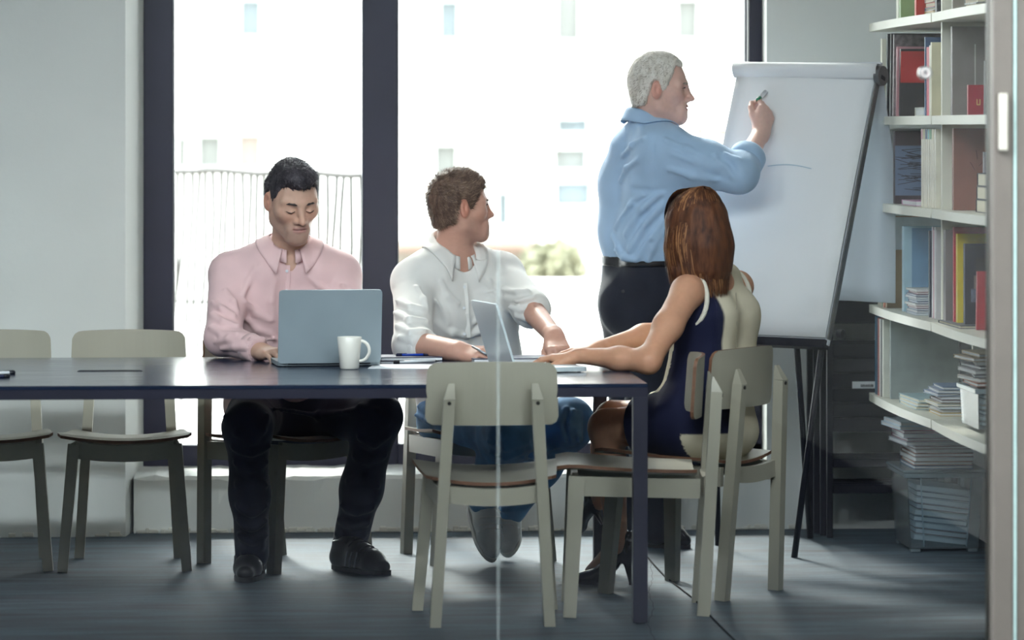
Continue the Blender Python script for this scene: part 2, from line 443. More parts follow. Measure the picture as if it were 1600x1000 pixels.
# sagging wire fence on the left
def fence():
    t = thing('wire_fence', 'weathered fence of bent wire outside the left window', 'fence', (0, 0, 0))
    a = W(250, 263.5, 18.6); b = W(608, 276, 16.6); a[2] = b[2] = 1.325
    z1 = 1.325
    mb = MB(); P = []
    for i in range(14):
        q = a + (b-a)*i/13; P.append(q + np.array([0, 0, -.006*math.sin(i*1.3)]))
    mb.tube(P, .011, 8); mb.build('top_rail', M['rail'], t)
    mb = MB(); P = [q - np.array([0, 0, .62]) for q in P]; mb.tube(P, .006, 6); mb.build('lower_rail', M['rail'], t)
    r = np.random.default_rng(2)
    n = 30
    for i in range(n):
        q = a + (b-a)*(i+.5)/n + np.array([0, 0, 0])
        dr = nrm(b-a); ln = r.uniform(.9, 1.25); lean = r.uniform(-.20, -.10); pts = []
        for k in range(12):
            s = k/11
            off = .045*math.sin(s*math.pi*.9+.2) + lean*s + .012*math.sin(s*9+i*1.7)
            pts.append(q + dr*off + np.array([0, 0, -s*ln]))
        mb = MB(); mb.tube(pts, .0075, 6); mb.build('wire', M['rail'], t, smooth=True)
    for s in (.0, .97):
        q = a + (b-a)*s; MB().tube([(q[0], q[1], -.2), (q[0], q[1], z1)], .018, 8).build('post', M['rail'], t)
fence()

# ---------------------------------------------------------------- glass partition nearer the camera
YP1 = 10.45
t = struct(empty('wall_front'))
xj = onY(778.5, YP1); xp = onY(1546, YP1)
MB().box((XL, YP1, .02), (xj-.0035, YP1+.010, ZC)).build('pane', M['glass'], t)
MB().box((xj+.0035, YP1, .02), (xp, YP1+.010, ZC)).build('pane', M['glass'], t)
M['seal'] = glass_mat('silicone_joint', (.92, .96, .95), 1.3, .16, (.85, .95, .95), .2)
MB().box((xj-.0035, YP1, .02), (xj+.0035, YP1+.010, ZC)).build('joint_strip', M['seal'], t)
MB().box((XL, YP1-.02, 0), (XR, YP1+.03, .02)).build('floor_track', M['post'], t)
MB().box((xp, YP1-.05, 0), (onY(1578.5, YP1), YP1+.06, ZC), ch=.004).build('post', M['post'], t)
MB().box((onY(1578.5, YP1), YP1-.054, 0), (onY(1582, YP1), YP1+.02, ZC)).build('glass_edge', M['edge_glass'], t)
MB().box((onY(1582, YP1), YP1-.05, 0), (XR, YP1+.06, ZC), ch=.004).build('post', M['post'], t)
MB().box((onY(1554, YP1), YP1-.075, zat(1560, 235, YP1)), (onY(1567, YP1), YP1-.05, zat(1560, 146, YP1)), ch=.003).build('handle_plate', M['plate'], t)
# round clear stop fixed on the pane
mb = MB(); c = (onY(1445, YP1), YP1-.004, zat(1445, 114, YP1))
pr = []
n = 28
vv = []; ff = []
rings = [(.004, -.016), (.010, -.017), (.0155, -.015), (.019, -.010), (.020, -.003), (.020, .004)]
for r_, dy in rings:
    for k in range(n):
        a = 2*math.pi*k/n; vv.append((c[0]+r_*math.cos(a), c[1]+dy, c[2]+r_*math.sin(a)))
for i in range(len(rings)-1):
    for k in range(n): ff.append((i*n+k, i*n+(k+1) % n, (i+1)*n+(k+1) % n, (i+1)*n+k))
ff.append(tuple(range(n)))
mb.add(vv, ff); mb.build('glass_stop', glass_mat('clear_stop', (.9, .92, .92), 1.5, .45, (.92, .93, .9), .1), t, smooth=True)

# ---------------------------------------------------------------- ceiling luminaires (unseen, added to fill in light from the front)
M['lamp'] = lamp_mat('fill_lamp_diffuser', (.90, .96, 1.0), FILL_LAMP)
M['lamp_body'] = mat('fill_lamp_housing', srgb(200, 202, 204), .4, .03, 10)
for i, (x, y) in enumerate(FILL_LAMPS):
    side = 'left' if x < -1.5 else ('right' if x > .5 else 'middle')
    q = thing('fill_light', 'long flat fill light added unseen %s the glass partition, %s, in the %s row' % ('inside' if y > YP1 else 'outside', side, 'table' if y > YP1 else ('nearer' if y > 9 else ('second' if y > 8 else 'third'))), 'light', (x, y, ZC), 0, 'ceiling lights')
    MB().box((-.65, -.14, -.07), (.65, .14, 0), ch=.01).build('housing', M['lamp_body'], q)
    MB().box((-.62, -.115, -.078), (.62, .115, -.0705)).build('diffuser', M['lamp'], q)
# ================================================================ table
def table_material():
    m = mat('dark_table_top', srgb(30, 42, 66), .22, .15, 5, spec=.8)
    nt = m.node_tree; N = nt.nodes; L = nt.links; b = N['Principled BSDF']
    tc = N.new('ShaderNodeTexCoord'); mp = N.new('ShaderNodeMapping'); mp.inputs['Scale'].default_value = (1.2, 16, 1)
    L.new(tc.outputs['Object'], mp.inputs[0])
    n = N.new('ShaderNodeTexNoise'); n.inputs['Scale'].default_value = 3; n.inputs['Detail'].default_value = 6
    L.new(mp.outputs[0], n.inputs['Vector'])
    r = N.new('ShaderNodeMapRange'); r.inputs[1].default_value = .3; r.inputs[2].default_value = .7; r.inputs[3].default_value = .12; r.inputs[4].default_value = .24
    L.new(n.outputs['Fac'], r.inputs[0]); L.new(r.outputs[0], b.inputs['Roughness'])
    return m
M['table_top'] = table_material()
ZT = .742
TX0, TX1, TY0, TY1 = -2.35, 1.182, 11.79, 13.25
table = thing('meeting_table', 'long dark meeting table with thin square legs and pale window glare on top', 'table', ((TX0+TX1)/2, (TY0+TY1)/2, 0))
tx, ty = (TX0+TX1)/2, (TY0+TY1)/2
hw, hd = (TX1-TX0)/2, (TY1-TY0)/2
MB().box((-hw, -hd, ZT-.012), (hw, hd, ZT), ch=.0015).build('table_top', M['table_top'], table)
mb = MB(); e = .045
mb.box((-hw, -hd, ZT-.042), (hw, -hd+e, ZT-.0121), ch=.001); mb.build('rail', M['table_black'], table)
mb = MB(); mb.box((-hw, hd-e, ZT-.042), (hw, hd, ZT-.0121), ch=.001); mb.build('rail', M['table_black'], table)
for s in (-1, 1):
    mb = MB(); x0 = -hw if s < 0 else hw-e
    mb.box((x0, -hd+e, ZT-.042), (x0+e, hd-e, ZT-.0121)); mb.build('rail', M['table_black'], table)
    for q in (-1, 1):
        mb = MB(); y0 = -hd if q < 0 else hd-e
        mb.box((x0, y0, .004), (x0+e, y0+e, ZT-.0421), ch=.001); lg = mb.build('leg', M['table_black'], table)
        MB().box((x0+.008, y0+.008, 0), (x0+e-.008, y0+e-.008, .0045)).build('glide', M['dark_plastic'], lg)
sl = ZP(172, 580, ZT)
mb = MB(); mb.box((-.105+sl[0]-tx, sl[1]-ty-.012, ZT-.001), (.105+sl[0]-tx, sl[1]-ty+.012, ZT+.002), ch=.001)
cs = mb.build('cable_slot', M['dark_plastic'], table)
MB().box((-.1+sl[0]-tx, sl[1]-ty-.003, ZT+.0015), (.1+sl[0]-tx, sl[1]-ty+.010, ZT+.0032)).build('slot_brush', mat('slot_brush_black', srgb(10, 10, 14), .9), cs)

# ================================================================ chairs (front of the chair = local +y)
def seat_mesh():
    """dished plywood seat, wider in front, rounded corners, brown ply edge"""
    mb = MB(); nx, ny = 14, 12; t = .0105; top = []; bot = []
    def pt(a, b):
        # a in -1..1 across, b in 0..1 rear->front, superellipse rounding of the corners
        y = -.205 + .44*b
        w = .198 + .036*b
        bb = 2*b-1; r = 1.0
        if abs(bb) > .8: r = 1 - .07*((abs(bb)-.8)/.2)**2
        x = a*w*r
        z = .440 + .026*b + .020*(a*a) - .006*math.sin(b*math.pi)
        if b > .85: z -= .012*((b-.85)/.15)**2
        return x, y, z
    for j in range(ny+1):
        for i in range(nx+1):
            x, y, z = pt(2*i/nx-1, j/ny); top.append((x, y, z)); bot.append((x, y, z-t))
    k = nx+1; n = len(top)
    f0 = [(j*k+i, j*k+i+1, (j+1)*k+i+1, (j+1)*k+i) for j in range(ny) for i in range(nx)]
    f1 = [tuple(reversed([a+n for a in q])) for q in f0]
    mb.add(top+bot, f0+f1, 0)
    ring = [i for i in range(k)] + [j*k+nx for j in range(1, ny+1)] + [ny*k+i for i in range(nx-1, -1, -1)] + [j*k for j in range(ny-1, 0, -1)]
    fs = [(ring[q], ring[q]+n, ring[(q+1) % len(ring)]+n, ring[(q+1) % len(ring)]) for q in range(len(ring))]
    mb.f.extend([tuple(reversed(q)) if False else q for q in fs]); mb.m.extend([1]*len(fs))
    return mb
def back_mesh():
    """curved plywood backrest, rounded corners"""
    mb = MB(); nx, nz = 18, 8; t = .011; fr = []; bk = []
    for j in range(nz+1):
        c = 2*j/nz-1
        for i in range(nx+1):
            a = 2*i/nx-1
            hx = .207 - .004*(c+1)
            # rounded corners
            rr = .028; zz = c*.095; xx = a*hx
            ex = max(0, abs(xx)-(hx-rr)); ez = max(0, abs(zz)-(.095-rr)); 
            if ex > 0 and ez > 0:
                L = math.hypot(ex, ez)
                if L > rr:
                    k = rr/L; xx = math.copysign(hx-rr+ex*k, xx); zz = math.copysign(.095-rr+ez*k, zz)
            y = -.222 - .10*(zz+.0)*.55 + .034*(xx/.2)**2
            z = .712 + zz + .006*(1-(xx/.2)**2)*(1 if c > 0 else 0)
            fr.append((xx, y, z)); bk.append((xx, y-t, z))
    k = nx+1; n = len(fr)
    f0 = [(j*k+i, j*k+i+1, (j+1)*k+i+1, (j+1)*k+i) for j in range(nz) for i in range(nx)]
    f0r = [tuple(reversed(q)) for q in f0]
    mb.add(fr+bk, f0r+[tuple(a+n for a in q) for q in f0], 0)
    ring = [i for i in range(k)] + [j*k+nx for j in range(1, nz+1)] + [nz*k+i for i in range(nx-1, -1, -1)] + [j*k for j in range(nz-1, 0, -1)]
    fs = [(ring[q], ring[(q+1) % len(ring)], ring[(q+1) % len(ring)]+n, ring[q]+n) for q in range(len(ring))]
    mb.f.extend(fs); mb.m.extend([1]*len(fs))
    return mb
def make_chair():
    t = thing('chair', 'x', 'chair')
    wp = [M['white_paint'], M['ply_edge']]
    seat_mesh().build('seat', wp, t, smooth=False)
    bk = back_mesh().build('backrest', wp, t, smooth=False)
    for s in (-1, 1):
        # front leg, tapering down
        mb = MB(); mb.bar((s*.214, .195, 0), (s*.176, .172, .438), .034, .040, up=(0, 1, 0), w1=.040, h1=.052); mb.build('leg', M['white_paint'], t)
        # rear leg running up behind the backrest, pointed at the top
        mb = MB(); p0 = np.array([s*.176, -.225, 0]); p1 = np.array([s*.135, -.268, .70])
        mb.bar(p0, p1, .034, .040, up=(0, 1, 0), w1=.036, h1=.036)
        d = nrm(p1-p0); x = np.array([1.0, 0, 0]); hx, hy = .018, .018
        base = [p1+x*sx*hx+np.array([0, sy*hy, 0]) for sx, sy in ((-1, -1), (1, -1), (1, 1), (-1, 1))]
        tip = p1 + d*.048 + np.array([0, .014, 0])
        b2 = [tip+x*(-s)*.004 + x*sx*.010 + np.array([0, sy*.003, 0]) for sx, sy in ((-1, -1), (1, -1), (1, 1), (-1, 1))]
        mb.add(base+b2, [(4, 5, 6, 7), (0, 1, 5, 4), (1, 2, 6, 5), (2, 3, 7, 6), (3, 0, 4, 7)])
        lg = mb.build('leg', M['white_paint'], t)
        q = p0 + (p1-p0)*.985 + np.array([0, -.018, 0])
        MB().tube([q+np.array([0, .004, 0]), q+np.array([0, -.003, 0])], .0062, 12).build('screw', M['screw'], lg)
        mb = MB(); mb.bar((s*.158, -.215, .398), (s*.178, .165, .408), .022, .062); mb.build('side_rail', M['white_paint'], t)
    # curved front and rear aprons
    for y, hwid, z0 in ((.176, .168, .385), (-.238, .146, .375)):
        mb = MB(); vv = []; ff = []; n = 12
        for i in range(n+1):
            a = 2*i/n-1; x = a*hwid; zt = .434+.015*a*a if y > 0 else .424+.012*a*a; zb = z0 + .012*a*a - (.008 if y > 0 else .004)
            for yy in (y-.010, y+.010): vv += [(x, yy, zb), (x, yy, zt)]
        for i in range(n):
            o = i*4; p = o+4
            ff += [(o, p, p+1, o+1), (o+3, p+3, p+2, o+2), (o+1, p+1, p+3, o+3), (o+2, p+2, p, o)]
        ff += [(0, 1, 3, 2), (n*4, n*4+2, n*4+3, n*4+1)]
        mb.add(vv, ff); mb.build('apron', M['white_paint'], t)
    return t
def face_rot(fu, fd):
    f = RGT*fu + FWD*fd; return math.atan2(-f[0], f[1])
CH = make_chair()
G_CH = 'pale plywood chairs around the meeting table'
def put_chair(loc, rot, label, first=[True]):
    c = CH if first[0] else copy_tree(CH); first[0] = False
    c.location = (float(loc[0]), float(loc[1]), 0); c.rotation_euler = (0, 0, rot); c['label'] = label; c['group'] = G_CH; return c
chA = put_chair(FL(769.5, 979)+np.array([0, .225, 0]), 0, 'empty pale plywood chair with its back to us in front of the table edge')
chB = put_chair(UD(.375, 12.215), math.radians(90-3.7), 'empty pale plywood chair tucked sideways behind the table corner leg, facing left')
chC = put_chair(UD(.588, 12.70), face_rot(-.343, .225), 'pale plywood chair the long-haired woman in the dress sits on')
chD = put_chair(FL(195, 893)+np.array([0, .195, 0]), math.pi, 'empty pale plywood chair facing us behind the table, left of the pink shirt man')
chE = put_chair(FL(-22, 893)+np.array([0, .195, 0]), math.pi, 'empty pale plywood chair cut by the left picture edge')
chF = put_chair(UD(-.80, 13.46), face_rot(.283, -.29), 'pale plywood chair the man in the pink shirt sits on')
chG = put_chair(UD(-.135, 13.66), face_rot(.36, -.93), 'pale plywood chair the man in the white shirt sits on')

# ================================================================ laptops
def laptop(name, label, o, userdir, wid, dep, lidh, lean, mats):
    """o = middle of the hinge on the table; userdir = unit vector to the user"""
    y = nrm([userdir[0], userdir[1], 0]); x = np.array([y[1], -y[0], 0.0])
    t = thing(name, label, 'laptop', (o[0], o[1], o[2]+.0006), math.atan2(x[1], x[0]))
    def slab(lo, hi, r, mi=0, mb=None):
        mb = mb or MB(); x0, y0, z0 = lo; x1, y1, z1 = hi; P = []
        for cx, cy, a0 in ((x1-r, y1-r, 0), (x0+r, y1-r, 90), (x0+r, y0+r, 180), (x1-r, y0+r, 270)):
            for k in range(5):
                a = math.radians(a0+k*22.5); P.append((cx+r*math.cos(a), cy+r*math.sin(a), z0))
        mb.prism(P, (0, 0, 1), z1-z0, mi); return mb
    slab((-wid/2, .004, .003), (wid/2, dep, .017), .012).build('base', mats[0], t)
    kb = slab((-wid/2+.03, .03, .0171), (wid/2-.03, dep*.56, .0185), .004).build('keyboard', M['dark_plastic'], t)
    for r in range(5):
        for c in range(13):
            x0 = -wid/2+.034+c*(wid-.068)/13; y0 = .034+r*(dep*.56-.036)/5
            MB().box((x0, y0, .0185), (x0+(wid-.068)/13-.003, y0+(dep*.56-.036)/5-.003, .0198)).build('key', M['dark_plastic'], kb)
    slab((-.05, dep*.62, .0171), (.05, dep*.93, .0178), .004).build('trackpad', mats[0], t)
    lid = slab((-wid/2, 0, 0), (wid/2, lidh, .007), .012)
    R = Matrix.Rotation(math.radians(90+lean), 4, 'X')
    ob = lid.build('lid', mats[0], t); ob.matrix_local = Matrix.Translation((0, 0, .012)) @ R
    sc = slab((-wid/2+.004, .004, -.0008), (wid/2-.004, lidh-.004, 0), .009).build('bezel', M['dark_plastic'], ob)
    sc.matrix_local = Matrix.Identity(4)
    s2 = slab((-wid/2+.012, .014, -.0012), (wid/2-.012, lidh-.012, -.0008), .002).build('screen', mats[1], ob)
    MB().tube([(-wid*.4, .0, .013), (wid*.4, .0, .013)], .006, 10).build('hinge', M['dark_plastic'], t)
    for sx in (-1, 1):
        for yy in (.02, dep-.02): MB().tube([(sx*wid*.42, yy, 0), (sx*wid*.42, yy, .0031)], .006, 8).build('rubber_foot', M['dark_plastic'], t)
    return t
def udvec(u, d): return RGT*u + FWD*d
scr = mat('laptop_screen', srgb(24, 28, 38), .15, .1, 3)
M['alu_dark'] = mat('laptop_silver', srgb(142, 154, 160), .42, .06, 7, metal=.15)
M['alu_light'] = mat('laptop_pale_silver', srgb(208, 218, 222), .35, .03, 7, metal=.25)
l0 = np.array([(434-800)/6000*12.66, 12.66]); hd_ = np.array([.985, .17])
mid = l0 + hd_*.171
p = UD(mid[0], mid[1], ZT)
laptop('laptop', 'large open grey laptop, its lid back to us, before the man in pink', p, udvec(-.17, .985), .342, .245, .246, 9, [M['alu_dark'], scr])
n0 = np.array([(808-800)/6000*12.32, 12.32]); td = np.array([-.27, .963]); mid2 = n0 + td*.155
laptop('laptop', 'open pale silver laptop seen edge-on, under the woman\'s hands', UD(mid2[0], mid2[1], ZT), udvec(.963, .27), .31, .235, .222, 17, [M['alu_light'], scr])

# ================================================================ mug
def mug():
    o = W(546, 573, 12.55); t = thing('mug', 'white tapered coffee mug in front of the large laptop', 'mug', (o[0], o[1], ZT))
    R, r, h = .0405, .031, .106
    mb = MB(); mb.lathe([(0, .004), (r-.004, 0), (r, .004), (R, h-.002), (R-.0015, h), (R-.004, h-.002), (r-.004, .010), (0, .008)], 36); mb.build('cup', M['ceramic'], t, smooth=True)
    mb = MB(); P = []
    for k in range(15):
        a = math.radians(100 - 200*k/14); P.append((.036+.030*math.cos(a)*(1 if k < 9 else .95), 0, .060+.033*math.sin(a)))
    P[0] = (.038, 0, .092); P[-1] = (.033, 0, .026)
    mb.tube(P, .0055, 10); h_ = mb.build('handle', M['ceramic'], t, smooth=True)
    t.rotation_euler = (0, 0, math.radians(-3.7-8))
    MB().lathe([(0, .086), (.036, .086)], 24).build('coffee', mat('coffee', srgb(50, 28, 16), .2), t)
mug()

# ================================================================ notebooks, papers and pens on the table
def flat_book(name, label, cat, c, rz, w, l, t_, cov, parts=True, group=None, z=ZT):
    q = thing(name, label, cat, (c[0], c[1], z+.0006), rz, group)
    MB().box((-w/2, -l/2, 0), (w/2, l/2, .0022), ch=.0005).build('cover', cov, q)
    MB().box((-w/2+.003, -l/2+.003, .0022), (w/2-.002, l/2-.003, t_-.0022)).build('pages', M['paper'], q)
    MB().box((-w/2, -l/2, t_-.0022), (w/2, l/2, t_), ch=.0005).build('cover', cov, q)
    return q
M['navy'] = mat('navy_card', srgb(22, 28, 66), .5, .1, 10)
M['blue_plastic'] = mat('blue_plastic', srgb(28, 74, 190), .3, .08, 10)
M['pale_plastic'] = mat('pale_plastic', srgb(218, 222, 226), .3, .03, 10)
M['pink_card'] = mat('pink_card', srgb(198, 120, 146), .6, .08, 10)
p = ZP(640, 562, ZT); 
flat_book('notebook', 'navy notebook with pale pages beside the large laptop', 'notebook', p, .06, .21, .16, .013, M['navy'])
p2 = p + np.array([.0, .0, 0])
def pen(name, label, a, b, r, body, cap, z):
    a = np.array([a[0], a[1], z+r]); b = np.array([b[0], b[1], z+r]); d = nrm(b-a); L = np.linalg.norm(b-a)
    t = thing(name, label, 'pen', tuple(a))
    o = a
    MB().tube([a-o, b-o-d*.02], r, 10).build('barrel', body, t, smooth=True)
    MB().tube([b-o-d*.02, b-o-d*.004, b-o], [r, r*.5, r*.2], 10).build('tip', cap, t, smooth=True)
    MB().tube([a-o-d*.002, a-o+d*.018], r*1.08, 10).build('cap', cap, t, smooth=True)
    up = np.array([0, 0, r*1.25]); MB().bar(a-o+up, a-o+up+d*.035, r*.7, .0016).build('clip', cap, t)
    return t
q0 = p + np.array([-.045, -.03, 0]); pen('pen', 'blue ballpoint pen lying on the navy notebook', q0, q0+np.array([.11, .02, 0]), .0045, M['blue_plastic'], M['navy'], ZT+.013)
q0 = ZP(616, 568, ZT); q1 = ZP(688, 566, ZT); pen('pen', 'pale pen with a dark tip lying before the navy notebook', q0, q1, .0045, M['pale_plastic'], M['dark_plastic'], ZT)
def sheet(label, px, py, w, l, rz, z):
    c = ZP(px, py, ZT); o = MB().box((-w/2, -l/2, 0), (w/2, l/2, .0012)).build('paper_sheet', M['paper']); o.location = (c[0], c[1], z); o.rotation_euler = (0, 0, rz)
    return tag(o, label, 'paper')
sheet('loose white paper sheet between the notebook and the front chair back', 648, 573, .21, .29, 1.45, ZT)
p = W(795, 556, 12.98); 
flat_book('notebook', 'dark notebook under the hand of the man in white', 'notebook', (p[0], p[1]), .1, .27, .19, .014, M['navy'])
for k, (a, b) in enumerate((((-14, 586), (22, 584.5)), ((-20, 591), (14, 590)))):
    pen('pen', ('clear ballpoint pen with a black end at the left table edge' if k == 0 else 'dark pen beside the clear one at the left table edge'), ZP(*b, ZT), ZP(*a, ZT), .0052, M['pale_plastic'] if k == 0 else M['navy'], M['dark_plastic'], ZT)

# ================================================================ flip chart
def flipchart():
    t = thing('flip_chart', 'white flip chart easel leaning beside the standing man', 'flip chart', (0, 0, 0))
    BR = UD(1.1067, 13.55, .785); BL = UD(.632, 13.89, .788)
    right = nrm(BR-BL); back = np.array([-right[1], right[0], 0.0])
    if np.dot(back, FWD) < 0: back = -back
    up = nrm(back*.366 + np.array([0, 0, .985])); H = 1.05
    n = nrm(np.cross(right, up)); n = -n if np.dot(n, FWD) > 0 else n       # faces the camera side
    Wd = np.linalg.norm(BR-BL)
    def P(a, b, c=0.0): return BL + right*a + up*b + n*c
    def slab(a0, a1, b0, b1, c0, c1, mi=0):
        mb = MB(); mb.prism([P(a0, b0, c0), P(a1, b0, c0), P(a1, b1, c0), P(a0, b1, c0)], n, c1-c0, mi); return mb
    slab(-.01, Wd+.01, -.02, H, -.018, -.004).build('board', mat('easel_board', srgb(210, 214, 220), .5, .02, 6), t)
    # a pad of sheets whose lower edge bows a little
    mb = MB(); vv = []; ff = []; nb = 16; na = 10
    for j in range(nb+1):
        for i in range(na+1):
            a = Wd*i/na; b = .004 + (H-.035)*j/nb; c = .003 + .006*math.sin(math.pi*j/nb) + .004*math.sin(2.3*i/na+1.2*j/nb)
            vv.append(P(a, b, c))
    for j in range(nb):
        for i in range(na): ff.append((j*(na+1)+i, j*(na+1)+i+1, (j+1)*(na+1)+i+1, (j+1)*(na+1)+i))
    nn = len(vv); vv += [p - n*.006 for p in vv]; ff += [tuple(reversed([k+nn for k in q])) for q in ff]
    rg = [i for i in range(na+1)] + [(j)*(na+1)+na for j in range(1, nb+1)] + [nb*(na+1)+i for i in range(na-1, -1, -1)] + [j*(na+1) for j in range(nb-1, 0, -1)]
    ff += [(rg[k], rg[k]+nn, rg[(k+1) % len(rg)]+nn, rg[(k+1) % len(rg)]) for k in range(len(rg))]
    mb.add(vv, ff); pad = mb.build('paper_pad', M['paper'], t, smooth=True)
    # a thin blue line drawn across the sheet
    pts = []
    mb = MB()
    L0 = (.215, .640); L1 = (.400, .632)
    for k in range(13):
        s = k/12; pts.append(P(L0[0]+(L1[0]-L0[0])*s, L0[1]+(L1[1]-L0[1])*s + .010*math.sin(s*math.pi), .0145))
    mb.tube(pts, .0012, 5); mb.build('drawn_line', mat('marker_ink_line', srgb(150, 186, 206), .8), pad)
    # flipped pages rolled over the top edge
    prof = []
    R = .034
    for k in range(15):
        a = math.radians(-60 + 250*k/14); prof.append((R*math.cos(a)*1.0, R*math.sin(a)))
    mb = MB(); vv = []; ff = []; na = 8
    for i in range(na+1):
        a = -.014 + (Wd+.028)*i/na; droop = .010*(i/na) 
        for (c, z) in prof: vv.append(P(a, H-.034-droop) + n*(c-.004) + np.array([0, 0, 1])*z)
    k = len(prof)
    for i in range(na):
        for j in range(k-1): ff.append((i*k+j, (i+1)*k+j, (i+1)*k+j+1, i*k+j+1))
    mb.add(vv, ff); ro = mb.build('rolled_pages', M['paper'], t, smooth=True)
    sol = ro.modifiers.new('thickness', 'SOLIDIFY'); sol.thickness = .004
    # pages hanging down behind
    top0 = P(-.01, H-.05, -.045); top1 = P(Wd+.012, H-.06, -.045)
    mb = MB(); vv = []; ff = []; nb = 12
    dn = np.array([0, 0, -1.0])
    for j in range(nb+1):
        s = j/nb
        for i in range(na+1):
            q = top0 + (top1-top0)*i/na; bow = back*(.05+.015*math.sin(s*3) - .02*s) + right*(.030*s)
            vv.append(q + dn*(.80*s) + bow*min(1, s*3))
    for j in range(nb):
        for i in range(na): ff.append((j*(na+1)+i, j*(na+1)+i+1, (j+1)*(na+1)+i+1, (j+1)*(na+1)+i))
    mb.add(vv, ff); hp = mb.build('hanging_pages', glass_mat('flipped_paper', (1, 1, 1), 1.0001, 1.0, (.82, .87, .92), .5), t, smooth=True)
    sol = hp.modifiers.new('thickness', 'SOLIDIFY'); sol.thickness = .004
    # clamp bar end and black corner clip
    mb = MB(); q = P(Wd+.016, H-.05, -.012); mb.tube([q-right*.012, q+right*.010], .036, 20); mb.build('end_cap', M['grey_metal'], t, smooth=False)
    slab(Wd+.012, Wd+.026, H-.065, H-.02, -.03, .002).build('corner_clip', M['black_metal'], t)
    slab(-.012, Wd+.005, -.034, -.004, -.02, .012).build('bottom_rail', M['black_metal'], t)
    slab(Wd+.006, Wd+.012, .0, H-.04, -.02, .004).build('side_trim', M['grey_metal'], t)
    foot = FL(1241, 871); hip = P(Wd-.02, .01, -.014)
    mb = MB(); mb.tube([foot, hip], .0115, 10); lg = mb.build('leg', M['black_metal'], t, smooth=True)
    mb = MB(); q = P(Wd+.02, .035, -.045); mb.tube([q, q+right*.02], .016, 14); mb.build('lock_knob', M['dark_plastic'], t)
    footl = FL(1122, 852); mb = MB(); mb.tube([footl, P(.10, .02, -.02)], .0115, 10); mb.build('leg', M['black_metal'], t, smooth=True)
    fr_ = FL(1266, 841); fr_[2] = 0; mb = MB(); mb.tube([fr_, P(Wd*.72, .08, -.035)], .0115, 10); mb.build('leg', M['black_metal'], t, smooth=True)
    return P, n, right, up, Wd, H
FC = flipchart()

# ================================================================ stacked black slatted racks by the wall
def racks():
    r0 = None
    base = FL(1299, 842)
    names = ['nearest', 'second', 'third', 'rearmost']
    for k in range(4):
        x = base[0]-.004*k - .010*k; y = base[1]+.045 + .076*k
        if r0 is None:
            t = thing('slatted_rack', '', 'rack', (x, y, 0)); r0 = t
            wd = .47
            for a in (0, wd): MB().box((a-.011, -.013, 0), (a+.011, .013, .80), ch=.002).build('post', M['black_metal'], t)
            for i in range(6): MB().box((.012, -.007, .395+.056*i), (wd-.012, .007, .395+.056*i+.050), ch=.002).build('slat', M['black_metal'], t)
            for z in (.165, .262): MB().box((.012, -.009, z), (wd-.012, .009, z+.034), ch=.002).build('rail', M['black_metal'], t)
            MB().box((-.012, -.012, .80), (wd+.012, .020, .886), ch=.003).build('top_panel', M['black_metal'], t)
            MB().box((-.012, -.012, .886), (wd+.012, .030, .915), ch=.003).build('top_edge', mat('rack_top_grey', srgb(128, 138, 152), .5, .05, 10), t)
        else:
            t = copy_tree(r0); t.location = (x, y, 0)
        t['label'] = 'black slatted metal rack by the wall, %s of the four behind the flip chart leg' % names[k]; t['group'] = 'black slatted racks'
    # paper label on the nearest rack
    y = base[1]; x0, x1 = onY(1334, y), onY(1372, y); z0, z1 = zat(1350, 608, y), zat(1350, 597, y)
    mb = MB(); mb.box((x0-base[0], -.0095, z0), (x1-base[0], -.0073, z1)); lb = mb.build('paper_label', M['paper'], r0)
    mb = MB(); r = np.random.default_rng(4); h = z1-z0
    for i in range(10):
        xa = x0-base[0]+.032+i*.0048; mb.box((xa, -.0101, z0+h*.18), (xa+.0034, -.0094, z0+h*r.uniform(.5, .62)))
    mb.build('print', M['dark_plastic'], lb)
racks()

# ================================================================ cable on the floor
P = [FL(1012, 872), FL(1022, 884), FL(1040, 903), FL(1062, 920), FL(1085, 938), FL(1108, 962), FL(1130, 984), FL(1150, 1004), FL(1180, 1030)]
mb = MB(); mb.tube([q+np.array([0, 0, .003]) for q in P], .003, 6)
tag(mb.build('floor_cable', mat('black_cable', srgb(8, 8, 10), .9, spec=.1), smooth=True), 'thin black cable trailing over the cement floor under the woman\'s chair', 'cable')
# hairline cracks in the cement
r = np.random.default_rng(8); mb = MB(); pts = []
for (a, b) in ((1016, 878), (1020, 905), (1013, 925), (1022, 950), (1012, 975), (1024, 1004)):
    pts.append(FL(a, b))
for i in range(len(pts)-1):
    a, b = pts[i], pts[i+1]
    for k in range(6):
        p0 = a+(b-a)*k/6; p1 = a+(b-a)*(k+1)/6; j0 = math.sin(i*9+k*2.1)*.003; j1 = math.sin(i*9+(k+1)*2.1)*.003
        w = .0011
        mb.add([(p0[0]+j0-w, p0[1], .0006), (p0[0]+j0+w, p0[1], .0006), (p1[0]+j1+w, p1[1], .0006), (p1[0]+j1-w, p1[1], .0006)], [(0, 1, 2, 3)])
o = mb.build('floor_crack', mat('crack_dirt', srgb(36, 40, 44), .9)); o['kind'] = 'structure'
